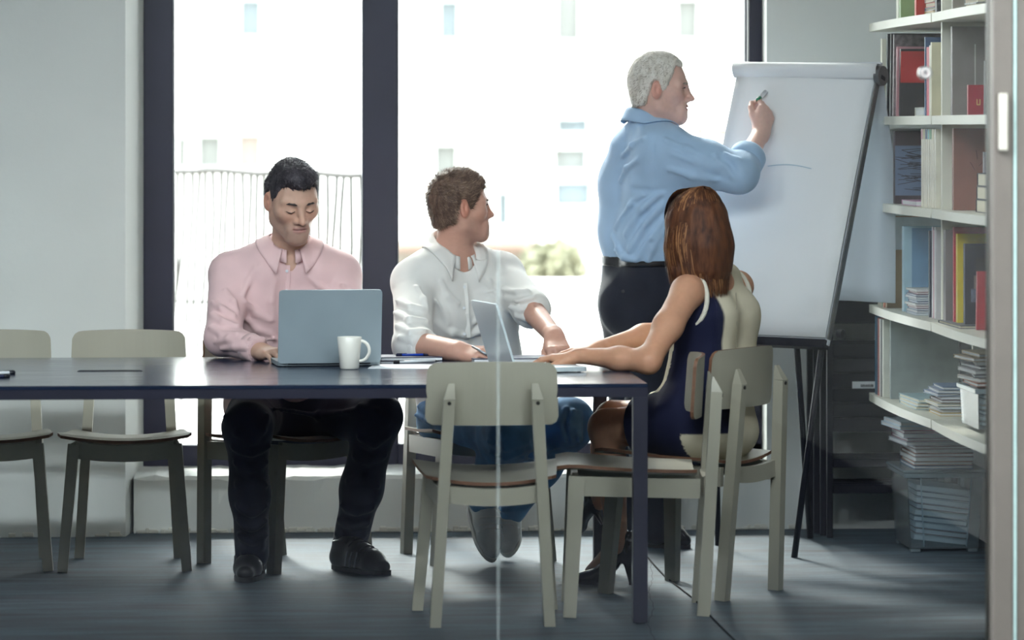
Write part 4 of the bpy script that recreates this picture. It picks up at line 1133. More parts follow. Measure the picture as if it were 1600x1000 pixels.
def nets(D, ax, h):
    n = D.shape; ins = D < 0
    c = [ins[i:n[0]-1+i, j:n[1]-1+j, k:n[2]-1+k] for i in (0, 1) for j in (0, 1) for k in (0, 1)]
    cnt = sum(q.astype(np.int8) for q in c); act = (cnt > 0) & (cnt < 8)
    ci = np.argwhere(act); idx = -np.ones(act.shape, np.int64); idx[act] = np.arange(len(ci))
    acc = np.zeros((len(ci), 3)); num = np.zeros(len(ci))
    cor = [(i, j, k) for i in (0, 1) for j in (0, 1) for k in (0, 1)]
    vals = {q: D[ci[:, 0]+q[0], ci[:, 1]+q[1], ci[:, 2]+q[2]] for q in cor}
    for a in cor:
        for e in range(3):
            if a[e] == 0:
                b = list(a); b[e] = 1; b = tuple(b); va, vb = vals[a], vals[b]; x = (va < 0) != (vb < 0)
                t = va/np.where(np.abs(va-vb) < 1e-9, 1e-9, va-vb)
                p = np.array(a, float)[None, :].repeat(len(ci), 0); p[:, e] += t
                acc[x] += p[x]; num[x] += 1
    P = (ci + acc/np.maximum(num, 1)[:, None])*h + np.array([ax[0][0], ax[1][0], ax[2][0]])
    F = []
    for e in range(3):
        o1, o2 = (e+1) % 3, (e+2) % 3
        sl = [slice(1, n[i]-1) for i in range(3)]; sl[e] = slice(0, n[e]-1); sl2 = list(sl); sl2[e] = slice(1, n[e])
        A = ins[tuple(sl)]; B = ins[tuple(sl2)]; x = np.argwhere(A != B)
        if not len(x): continue
        off = np.array([1, 1, 1]); off[e] = 0; x = x+off; sg = ins[x[:, 0], x[:, 1], x[:, 2]]
        d1 = np.zeros(3, int); d1[o1] = 1; d2 = np.zeros(3, int); d2[o2] = 1
        g = lambda y: idx[y[:, 0], y[:, 1], y[:, 2]]
        q = np.stack([g(x-d1-d2), g(x-d2), g(x), g(x-d1)], 1); q[~sg] = q[~sg][:, ::-1]
        F.append(q)
    F = np.concatenate(F) if F else np.zeros((0, 4), int)
    F = F[(F >= 0).all(1)]
    return P, F
def normals(P, F):
    n = np.cross(P[F[:, 2]]-P[F[:, 0]], P[F[:, 3]]-P[F[:, 1]]); N = np.zeros_like(P)
    for i in range(4): np.add.at(N, F[:, i], n)
    return N/np.maximum(np.linalg.norm(N, axis=1, keepdims=True), 1e-12)
def smooth_mesh(P, F, it=1, w=.5):
    for _ in range(it):
        A = np.zeros_like(P); c = np.zeros(len(P))
        for i in range(4):
            j = (i+1) % 4
            np.add.at(A, F[:, i], P[F[:, j]]); np.add.at(c, F[:, i], 1); np.add.at(A, F[:, j], P[F[:, i]]); np.add.at(c, F[:, j], 1)
        P = P*(1-w)+w*A/np.maximum(c, 1)[:, None]
    return P
_H = np.random.default_rng(99).random(4096)
def vnoise(P):
    i = np.floor(P).astype(int); f = P-i; f = f*f*(3-2*f); r = 0
    for a in (0, 1):
        for b in (0, 1):
            for c in (0, 1):
                hsh = _H[((i[:, 0]+a)*73+(i[:, 1]+b)*179+(i[:, 2]+c)*283) % 4096]
                r = r+hsh*np.where(a, f[:, 0], 1-f[:, 0])*np.where(b, f[:, 1], 1-f[:, 1])*np.where(c, f[:, 2], 1-f[:, 2])
    return r*2-1
def wrinkle(P, F, amp=.004, sc=9.0, stretch=(1, 1, 1), seed=0, ridged=True):
    N = normals(P, F); Q = P*np.array(stretch)*sc+seed*7.3
    Q = Q+.6*np.stack([vnoise(Q*.7+3), vnoise(Q*.7+9), vnoise(Q*.7+15)], 1)
    v = vnoise(Q)
    if ridged: v = 1-2*np.abs(v)
    v = v*.7+.3*vnoise(Q*2.3+5)
    return P+N*(v*amp)[:, None]
def np_obj(name, P, F, mats, parent=None, tint=None, mi=None, smooth=True):
    me = bpy.data.meshes.new(name); nv, nf, k = len(P), len(F), F.shape[1]
    me.vertices.add(nv); me.vertices.foreach_set('co', np.ascontiguousarray(P, np.float32).ravel())
    me.loops.add(nf*k); me.loops.foreach_set('vertex_index', np.ascontiguousarray(F, np.int32).ravel())
    me.polygons.add(nf); me.polygons.foreach_set('loop_start', np.arange(0, nf*k, k, dtype=np.int32))
    me.polygons.foreach_set('use_smooth', np.full(nf, smooth))
    for m in (mats if isinstance(mats, (list, tuple)) else [mats]): me.materials.append(m)
    if mi is not None: me.polygons.foreach_set('material_index', np.asarray(mi, np.int32))
    me.update(calc_edges=True)
    if tint is not None:
        at = me.attributes.new('tint', 'FLOAT_COLOR', 'POINT')
        c = np.ones((nv, 4), np.float32); c[:, :3] = tint; at.data.foreach_set('color', c.ravel())
    me.validate()
    o = bpy.data.objects.new(name, me); COL.objects.link(o)
    if parent is not None:
        o.parent = parent
        o.matrix_parent_inverse = Matrix.Translation(parent.location).inverted() if parent.type == 'EMPTY' else Matrix.Identity(4)
    return o
def merge(parts):
    P = []; F = []; n = 0
    for p, f in parts: P.append(p); F.append(f+n); n += len(p)
    return np.concatenate(P), np.concatenate(F)
def project(P):
    R = P-np.array([0, 0, CAM_H]); d = R@FWD; u = R@RGT
    return CX+F_PX*u/d, HY-F_PX*R[:, 2]/d, d
def surf(P, px, py, rad=4.0):
    """front-most modelled point near a pixel: used to sew buttons and seams on"""
    x, y, d = project(P); m = (x-px)**2+(y-py)**2; c = np.where(m < rad*rad)[0]
    if not len(c): c = np.argsort(m)[:6]
    return P[c[np.argmin(d[c])]]
def strip_on(P, pts, w, lift, name, m, parent, dirw=None, t=.0015):
    """narrow cloth strip laid over a surface through pixel points"""
    Q = [surf(P, *p) - FWD*lift for p in pts]; mb = MB(); vv = []; ff = []
    for i, q in enumerate(Q):
        tg = nrm(Q[min(i+1, len(Q)-1)]-Q[max(i-1, 0)]); x = nrm(np.cross(tg, FWD))
        vv += [q-x*w/2, q+x*w/2, q+x*w/2+FWD*(lift+.004), q-x*w/2+FWD*(lift+.004)]
    for i in range(len(Q)-1):
        a, b = i*4, i*4+4
        ff += [(a, a+1, b+1, b), (a+1, a+2, b+2, b+1), (a+3, a, b, b+3)]
    mb.add(vv, ff); o = mb.build(name, m, None, smooth=False); attach(o, parent); return o
def attach(o, parent):
    o.parent = parent
    e = parent
    while e.parent is not None: e = e.parent
    o.matrix_parent_inverse = Matrix.Translation(e.location).inverted() if parent is e else Matrix.Identity(4)
    return o
def add_folds(C, folds, h=.012):
    """cloth folds through pixel points: ridges (op 1) and grooves (op -1), snapped to the cloth surface"""
    P, F = C.mesh(h); N = normals(P, F); x, y, d = project(P)
    front = (N@FWD) < .25; idx = np.where(front)[0]
    def at(px, py):
        m = (x[idx]-px)**2+(y[idx]-py)**2; c = idx[m < 36]
        if not len(c): c = idx[np.argsort(m)[:4]]
        j = c[np.argmin(d[c])]
        p = W(px, py, d[j]) if m.min() < 100 else P[j]
        return p, N[j]
    for pts, r, op in folds:
        Q = [at(*q) for q in pts]; n = len(Q); k = [abs(2*i/(max(n-1, 1))-1) for i in range(n)]
        off = -.45 if op > 0 else .45
        for i in range(n-1):
            r0, r1 = r*(1-.45*k[i]**2), r*(1-.45*k[i+1]**2)
            C.cone(Q[i][0]+Q[i][1]*off*r0, Q[i+1][0]+Q[i+1][1]*off*r1, r0, r1, .016 if op > 0 else .012, op)
    return C
def drape(V, P, F, gap=.004, rng_=None):
    """push points of a garment part just outside the garment below"""
    from mathutils.kdtree import KDTree
    N = normals(P, F); kd = KDTree(len(P))
    for i, p in enumerate(P): kd.insert(p, i)
    kd.balance(); out = []
    for v in V:
        v = np.array(v, float)
        for _ in range(2):
            co, i, dist = kd.find(v); s = (v-P[i])@N[i]
            if s < gap: v = v+N[i]*(gap-s)
        out.append(v)
    return out
def frame(fwd, up=(0, 0, 1), pitch=0.0, roll=0.0):
    """columns: person's right, forward, up"""
    f = nrm(fwd); u = np.asarray(up, float); r = nrm(np.cross(f, u)); u = np.cross(r, f)
    f, u = f*math.cos(pitch)-u*math.sin(pitch), u*math.cos(pitch)+f*math.sin(pitch)
    r, u = r*math.cos(roll)+u*math.sin(roll), u*math.cos(roll)-r*math.sin(roll)
    return np.stack([r, f, u], 1)

# ---------------------------------------------------------------- head, hair, hand, collar, shoe
def head_shapes(S, o, R, s, eyes='open', jaw=1.0, nose=1.0):
    T = lambda x, y, z: o + R@(np.array([x, y, z])*s)
    e = lambda c, r, k=.02, op=1, RR=None: S.ell(T(*c), np.array(r)*s, R if RR is None else RR, k*s, op)
    cn = lambda a, b, ra, rb, k=.02, op=1: S.cone(T(*a), T(*b), ra*s, rb*s, k*s, op)
    e((0, -.014, .030), (.074, .096, .086))
    e((0, .024, -.024), (.060, .062, .078), .035)
    for sx in (-1, 1):
        S.chain([T(sx*.055, -.020, -.028), T(sx*.048, -.006, -.070), T(sx*.022*jaw, .058, -.104)], [.017*s, .015*s, .015*s], .030*s)
        e((sx*.046, .050, -.022), (.017, .018, .015), .035)
        cn((sx*.048, .062, .018), (sx*.012, .081, .014), .0085, .0085, .018)
        e((sx*.032, .097, -.006), (.020, .018, .013), .018, -1)
        e((sx*.031, .0660, -.005), (.0160, .0155, .0140), .006)
        if eyes == 'open': e((sx*.0315, .0825, -.005), (.0115, .010, .0042), .004, -1)
        else:
            S.chain([T(sx*.018, .0795, -.0090), T(sx*.031, .0835, -.0128), T(sx*.045, .0735, -.0095)], [.0022*s, .0024*s, .0022*s], .006*s)
        # ear: rim and lobe with a hollow
        t = R@np.array([[math.cos(.35), -sx*math.sin(.35), 0], [sx*math.sin(.35), math.cos(.35), 0], [0, 0, 1]])
        S.ell(T(sx*.078, -.014, -.010), np.array([.0085, .019, .031])*s, t, .008*s)
        S.ell(T(sx*.0885, -.010, -.004), np.array([.0085, .011, .019])*s, t, .005*s, -1)
        S.ell(T(sx*.081, -.006, -.012), np.array([.004, .005, .008])*s, t, .004*s)
        e((sx*.0125, .091, -.042), (.0090, .0115, .0080), .010)
        e((sx*.0065, .098, -.0485), (.0038, .006, .003), .003, -1)
        e((sx*.026, .074, -.078), (.010, .010, .012), .02)
    S.chain([T(-.013*jaw, .061, -.104), T(0, .067, -.105), T(.013*jaw, .061, -.104)], [.016*s, .0175*s, .016*s], .02*s)
    cn((0, .02, -.09), (0, .055, -.095), .030, .024, .03)
    S.chain([T(0, .079, .014), T(0, .088, -.008), T(0, .080+.032*nose, -.037)], [.0070*s, .0068*s, .0098*s], .014*s)
    e((0, .073, -.068), (.027, .014, .024), .02)
    for sx in (-1, 1): S.chain([T(sx*.0245, .0790, -.0690), T(sx*.012, .0870, -.0665), T(sx*.003, .0895, -.0650)], [.0030*s, .0046*s, .0050*s], .006*s)
    S.chain([T(-.021, .0790, -.0715), T(0, .0860, -.0755), T(.021, .0790, -.0715)], [.0040*s, .0066*s, .0040*s], .006*s)
    S.chain([T(-.025, .0830, -.0692), T(-.012, .0915, -.0698), T(.012, .0915, -.0698), T(.025, .0830, -.0692)], [.0016*s, .0026*s, .0026*s, .0016*s], .003*s, -1)
    return T
def skin_tint(P, o, R, s, base, lip=(.42, .13, .12), stubble=0.0):
    c = np.tile(np.array(base), (len(P), 1)); l = ((P-o)@R)/s; x, y, z = l[:, 0], l[:, 1], l[:, 2]
    def mixin(m, col): nonlocal c; m = np.clip(m, 0, 1)[:, None]; c = c*(1-m)+np.array(col)*m
    inhead = (np.abs(x) < .12) & (np.abs(y) < .14) & (np.abs(z) < .15)
    if stubble: mixin(inhead*stubble*np.clip((-.040-z)/.02, 0, 1)*np.clip((y+.02)/.03, 0, 1)*(z > -.14), np.array(base)*np.array([.55, .58, .66]))
    red = np.array(base)*np.array([1.08, .72, .66])
    mixin(inhead*.24*np.exp(-((np.abs(x)-.04)**2/.0005+(z+.03)**2/.0005))*(y > .03), red)
    mixin(inhead*.22*np.exp(-(x**2/.0004+(z+.036)**2/.0005))*(y > .09), red)
    mixin(inhead*.55*(np.abs(x) > .076)*(z > -.046)*(y > -.045), red)
    mixin(inhead*np.clip((.0225-np.abs(x))/.003, 0, 1)*np.clip((.0105-np.abs(z+.0695))/.003, 0, 1)*(y > .080), lip)
    return c
def hair_cap(o, R, s, line, th=.010, top=.016, h=.0032, side=.006, rough=.002, seed=1, wide=0.0, taper=.007, quiff=False):
    """short hair volume above a hairline; line: [(y, z)] from the front to the nape in head space"""
    S = Soft(); yy = np.array([q[0] for q in line])[::-1]; zz = np.array([q[1] for q in line])[::-1]
    c = np.array([0, -.014, .030]); r = np.array([.074+side, .096+th, .086+top])
    def f(X, Y, Z):
        px, py, pz = X-o[0], Y-o[1], Z-o[2]
        l = [(px*R[0, i]+py*R[1, i]+pz*R[2, i])/s for i in range(3)]
        q = [l[i]-c[i] for i in range(3)]
        k0 = np.sqrt(sum((q[i]/r[i])**2 for i in range(3))); k1 = np.sqrt(sum((q[i]/r[i]**2)**2 for i in range(3)))
        d = k0*(k0-1)/np.maximum(k1, 1e-6)
        nape = np.sqrt((l[0]/1.25)**2+((l[1]+.052)*1.0)**2)-(.050+th*.5); nape = np.maximum(nape, np.abs(l[2]+.03)-.062)
        hh = np.maximum(.03-np.abs(d-nape), 0)/.03; d = np.minimum(d, nape)-hh*hh*.03*.25
        if quiff:
            e_ = np.sqrt((l[0]/.062)**2+((l[1]-.042)/.050)**2+((l[2]-.088)/.034)**2); fr = (e_-1)*.034
            hh = np.maximum(.02-np.abs(d-fr), 0)/.02; d = np.minimum(d, fr)-hh*hh*.02*.25
        ln = np.interp(l[1], yy, zz)
        ln = ln+.012*np.exp(-((np.abs(l[0])-.046)/.016)**2)*(l[1] > .045)+.0016*np.sin(l[0]*330+1)+.0012*np.sin(l[0]*710+l[1]*420)
        d = d+taper*np.clip(1-(l[2]-ln)/.024, 0, 1)**2
        m = (ln-l[2])*.8
        hh = np.maximum(.006-np.abs(d-m), 0)/.006
        return (np.maximum(d, m)+hh*hh*.006*.25)*s
    m_ = .16*s
    S.func(f, o-m_, o+m_, .001)
    P, F = S.mesh(h, o-m_, o+m_)
    return P, F
def strands(P, F, o, R, s, n, L, comb, w=.0013, lift=.5, seed=3, jitter=.35, bend=.0):
    """short hair tufts growing out of a hair volume"""
    r = np.random.default_rng(seed); N = normals(P, F); k = r.integers(0, len(P), n); p = P[k]; nn = N[k]
    l = ((p-o)@R)/s; d = comb(l)@R.T; d = d-nn*np.sum(d*nn, 1, keepdims=True); d /= np.maximum(np.linalg.norm(d, axis=1, keepdims=True), 1e-6)
    d = d+nn*lift*r.uniform(.5, 1.4, (n, 1))+r.normal(size=(n, 3))*jitter*.5; d /= np.linalg.norm(d, axis=1, keepdims=True)
    ln = L*r.uniform(.6, 1.25, (n, 1)); sd = np.cross(d, nn+r.normal(size=(n, 3))*.2); sd /= np.maximum(np.linalg.norm(sd, axis=1, keepdims=True), 1e-6)
    b = p-nn*.003; mid = b+d*ln*.55; tip = b+d*ln-nn*bend*ln
    V = np.stack([b-sd*w, b+sd*w, mid+sd*w*.8, mid-sd*w*.8, tip+sd*w*.15, tip-sd*w*.15], 1).reshape(-1, 3)
    i = np.arange(n)[:, None]*6
    Fq = np.concatenate([i+np.array([[0, 1, 2, 3]]), i+np.array([[3, 2, 4, 5]])]).astype(int)
    return V, Fq
def eye_parts(o, R, s, parent, iris=(.10, .14, .16), closed=False):
    T = lambda x, y, z: o + R@(np.array([x, y, z])*s)
    ly = .0018 if closed else 0
    for sx in (-1, 1):
        if not closed:
            c = T(sx*.0312, .0645, -.005); mb = MB(); rr = .0137*s; nu, nv = 14, 10; vv = []; ff = []
            for i in range(nv+1):
                a = math.pi*i/nv
                for j in range(nu):
                    b = 2*math.pi*j/nu; q = np.array([math.sin(a)*math.cos(b), math.cos(a), math.sin(a)*math.sin(b)])*rr; vv.append(c+R@q)
            mi = []
            for i in range(nv):
                for j in range(nu): ff.append((i*nu+j, (i+1)*nu+j, (i+1)*nu+(j+1) % nu, i*nu+(j+1) % nu)); mi.append(1 if i < 2 else 0)
            mb.add(vv, ff); mb.m = mi
            attach(mb.build('eyeball', [M['eye_white'], M['iris']], None, True), parent)
        mb = MB(); mb.tube([T(sx*.017, .0805+ly, -.0090 if closed else -.002), T(sx*.024, .0838+ly, -.0122 if closed else .0006), T(sx*.031, .0850+ly, -.0135 if closed else .0015), T(sx*.039, .0820+ly, -.0122 if closed else .0004), T(sx*.046, .0745+ly, -.0095 if closed else -.003)], [.0007*s, .0012*s, .0014*s, .0013*s, .0008*s], 6)
        attach(mb.build('eyelashes', M['lash'], None, True), parent)
def brows(o, R, s, parent, m, th=.0034, z=.0135):
    for sx in (-1, 1):
        S = Soft(); T = lambda x, y, zz: o + R@(np.array([x, y, zz])*s)
        S.chain([T(sx*.012, .0895, z), T(sx*.024, .0885, z+.0022), T(sx*.038, .0815, z+.0025), T(sx*.052, .0690, z-.003)], [th*s*.8, th*s, th*s*.9, th*s*.55], .004)
        P, F = S.mesh(.0014); attach(np_obj('eyebrow', P, F, m), parent)
def hand_shapes(S, w, d, up, thumb, curl=(.35, .5, .35), spread=.10, s=1.0, thumb_dir=(.75, .62, -.2), thumb_curl=.25, each=None):
    """w wrist, d towards the knuckles, up = back of the hand, thumb = +1/-1 side along d x up; curl = bend per joint"""
    d = nrm(d); up = nrm(np.asarray(up)-d*np.dot(up, d)); x = np.cross(d, up)*thumb
    T = lambda a, b, c: w+(x*a+d*b+up*c)*s
    kn = [(.031, .088, .002), (.0105, .093, .005), (-.0105, .090, .003), (-.030, .081, -.002)]
    seg = [(.041, .025, .022), (.045, .029, .023), (.042, .027, .023), (.032, .020, .020)]
    rad = [(.0102, .0088, .0080, .0066), (.0104, .0090, .0082, .0068), (.0098, .0085, .0078, .0064), (.0086, .0075, .0068, .0058)]
    for a in (-.014, 0, .014): S.cone(T(a*.8, -.02, 0), T(a, .02, -.002), .0185*s, .0165*s, .02*s)
    tips = []
    for i in range(4):
        kx, ky, kz = kn[i]; S.cone(T(kx*.55, .012, -.003), T(kx, ky, kz-.003), .0150*s, .0118*s, .016*s)
        S.cone(T(kx*.8, .04, -.012), T(kx*.9, ky-.012, -.010), .011*s, .010*s, .016*s)
        a = 0.0; p = np.array([kx, ky, kz]); sp = spread*(1.2-i*.8)
        cu = each[i] if each else curl
        for j in range(3):
            a += cu[j]; q = p+seg[i][j]*np.array([math.sin(sp)*math.cos(a), math.cos(sp)*math.cos(a), -math.sin(a)])
            S.cone(T(*p), T(*q), rad[i][j]*s, rad[i][j+1]*s, .004*s); p = q
        tips.append(T(*p))
    b = np.array([.020, .022, -.010]); td = nrm(thumb_dir); m1 = b+td*.045; m2 = m1+nrm(td*math.cos(thumb_curl)+np.array([-.6, .8, 0])*math.sin(thumb_curl))*.032
    m3 = m2+nrm(td*math.cos(2*thumb_curl)+np.array([-.6, .8, 0])*math.sin(2*thumb_curl))*.026
    S.cone(T(*b), T(*m1), .0165*s, .0125*s, .014*s); S.cone(T(*m1), T(*m2), .0118*s, .0105*s, .004*s); S.cone(T(*m2), T(*m3), .0105*s, .0082*s, .004*s)
    return tips
def collar(name, m, parent, c, R, rs=.070, rf=.074, zb=.045, zf=-.004, leaf_b=.045, leaf_f=.075, gap=22, flare=.020, spread=.014, t=.0025, under=None):
    """folded shirt collar around a neck; R columns = right, forward, up"""
    nA, rows = 40, 6; V = []; n = 0
    for i in range(nA+1):
        ph = -1+2*i/nA; th = math.radians(gap)+(math.pi-math.radians(gap))*(1-abs(ph)); sg = 1 if ph >= 0 else -1
        # th: angle from the front
        back = (1-math.cos(th))/2; fr = (1-back)**2
        zt = zf+(zb-zf)*back**.8; leaf = leaf_b+(leaf_f-leaf_b)*max(0, 1-(th-math.radians(gap))/math.radians(62))**2
        for j in range(rows+1):
            s_ = j/rows
            if s_ < .18: rad = .0; z = zt-.006*(1-s_/.18)
            rr = flare*(s_**.8); z = zt-leaf*max(0, s_-.08)
            th2 = th+spread*8*s_*fr
            V.append(c+R@np.array([sg*(rs+rr)*math.sin(th2), (rf+rr)*math.cos(th2), z]))
    if under is not None: V = drape(V, under[0], under[1], .005)
    k = rows+1
    F = [(i*k+j, (i+1)*k+j, (i+1)*k+j+1, i*k+j+1) for i in range(nA) for j in range(rows)]
    mb = MB(); mb.add(V, F)
    # collar stand inside
    V2 = []
    for i in range(nA+1):
        ph = -1+2*i/nA; th = math.radians(gap*.5)+(math.pi-math.radians(gap*.5))*(1-abs(ph)); sg = 1 if ph >= 0 else -1; back = (1-math.cos(th))/2
        zt = zf+(zb-zf)*back**.8
        for j, dz in enumerate((0, -.02, -.045)): V2.append(c+R@np.array([sg*(rs-.001+.004*j)*math.sin(th), (rf-.001+.004*j)*math.cos(th), zt+dz]))
    mb.add(V2, [(i*3+j, i*3+j+1, (i+1)*3+j+1, (i+1)*3+j) for i in range(nA) for j in range(2)])
    o = mb.build(name, m, None, True); sol = o.modifiers.new('thickness', 'SOLIDIFY'); sol.thickness = t; sol.offset = 0
    attach(o, parent); return o
def shoe_obj(name, parent, heel, toe, up, s=1.0, mats=None, h=.0045, kind='sneaker', label=None, high=.10, stripes=None):
    """heel, toe: ends of the sole on the ground"""
    y = nrm(toe-heel); L = np.linalg.norm(toe-heel); z = nrm(np.asarray(up)-y*np.dot(up, y)); x = np.cross(y, z)
    T = lambda a, b, c: heel+x*a*s+y*b*L+z*c*s
    S = Soft(); R = np.stack([x, y, z], 1)
    S.chain([T(0, .15, .040), T(0, .50, .046), T(.001, .74, .036), T(.003, .90, .027)], [.036*s, .038*s, .036*s, .025*s], .025, flat=(x, 1.14))
    S.chain([T(0, .16, .05), T(0, .19, high)], [.036*s, .040*s], .025, clip=[(T(0, 0, high), z)])
    S.chain([T(0, .27, high-.012), T(0, .48, .070), T(0, .70, .046)], [.030*s, .028*s, .026*s], .03)
    S.func(lambda X, Y, Z: -((X-heel[0])*z[0]+(Y-heel[1])*z[1]+(Z-heel[2])*z[2]-.012*s), T(-.1, -.2, -.1), T(.1, 1.2, .02), .004, -1) if False else None
    for q in range(len(S.p)):
        kind_, par, k, op, lo, hi = S.p[q]
        if kind_ == 'c': par = par[:4]+((par[4] or [])+[(T(0, 0, .010), -z)],)+par[5:]
        elif kind_ == 'e': par = par[:3]+((par[3] or [])+[(T(0, 0, .010), -z)],)
        S.p[q] = (kind_, par, k, op, lo, hi)
    P, F = S.mesh(h); P = smooth_mesh(P, F, 1)
    o = np_obj(name, P, F, mats[0], parent)
    if label: o['label'] = label
    # sole
    out = []
    for k in range(28):
        a = 2*math.pi*k/28; yy = .5-.5*math.cos(a); wv = (.030+.013*math.sin(min(1, yy*1.25)*math.pi*.9)+.008*(yy > .5)*math.sin((yy-.5)*2*math.pi))
        wv *= min(1, math.sqrt(max(0, 1-((yy-.5)/.5)**4))*1.05)+.0
        out.append(T((1 if a < math.pi else -1)*wv, yy*1.02-.01, 0))
    mb = MB(); mb.prism(out, z, .016*s); so = mb.build('sole', mats[1]); attach(so, o)
    # laces, drawn over the instep
    for k in range(5):
        yy = .36+.075*k; zz = .108-.012*k
        pts = drape([T(-.024, yy, zz-.018), T(-.012, yy+.012, zz-.004), T(0, yy+.018, zz), T(.012, yy+.012, zz-.004), T(.024, yy, zz-.018)], P, F, .0022)
        mb = MB(); mb.tube(pts, .0024*s, 6); la = mb.build('lace', mats[2], None, True); attach(la, o)
    if stripes is not None:
        for sx in (-1, 1):
            for k in range(3):
                yy = .40+.085*k; pts = drape([T(sx*.046, yy+.05*q/4, .020+.052*q/4) for q in range(5)], P, F, .0008)
                mb = MB(); mb.tube(pts, .0032*s, 6); attach(mb.build('side_stripe', stripes, None, True), o)
    return o
M['skin'] = attr_mat('skin', .48, .35, .12, 90, .08)
M['eye_white'] = mat('eye_white', srgb(214, 210, 206), .25, .02, 20)
M['iris'] = mat('iris', srgb(46, 44, 46), .2, .1, 50)
M['lash'] = mat('lashes', srgb(24, 20, 22), .7)
def cloth(name, col, rough=.8, var=.07, scale=14, bump=.2, bscale=420, **k):
    m = mat(name, col, rough, var, scale, bump, bscale, bdist=.0015, **k)
    b = m.node_tree.nodes['Principled BSDF']; b.inputs['Sheen Weight'].default_value = .15
    return m
def hair_mat(name, c1, c2, rough=.55):
    m = mat(name, c1, rough, .1, 60, .3, 120, col2=c2, stretch=(1, 1, .25), spec=.3); return m
V3 = lambda *a: np.array(a, float)
UPZ = V3(0, 0, 1)
def uvd(u, d): return RGT*u+FWD*d
def body_mesh(S, boxes, coarse=.009):
    """one skin: fine boxes (head, hands), coarse elsewhere, overlapping by a voxel"""
    P, F = S.mesh(coarse); cen = P[F].mean(1); keep = np.ones(len(F), bool)
    for lo, hi, h in boxes: keep &= ~((cen > lo+coarse*.6) & (cen < hi-coarse*.6)).all(1)
    parts = [(P, F[keep])]
    for lo, hi, h in boxes: parts.append(S.mesh(h, lo, hi))
    return merge(parts)
def box_around(c, r): c = np.asarray(c, float); r = np.asarray(r, float); return c-r, c+r

def two_tone(HF, SF, f=.35, seed=1):
    n = len(SF)//2; k = (np.random.default_rng(seed).random(n) < f).astype(int); return np.concatenate([np.zeros(len(HF)), k, k])
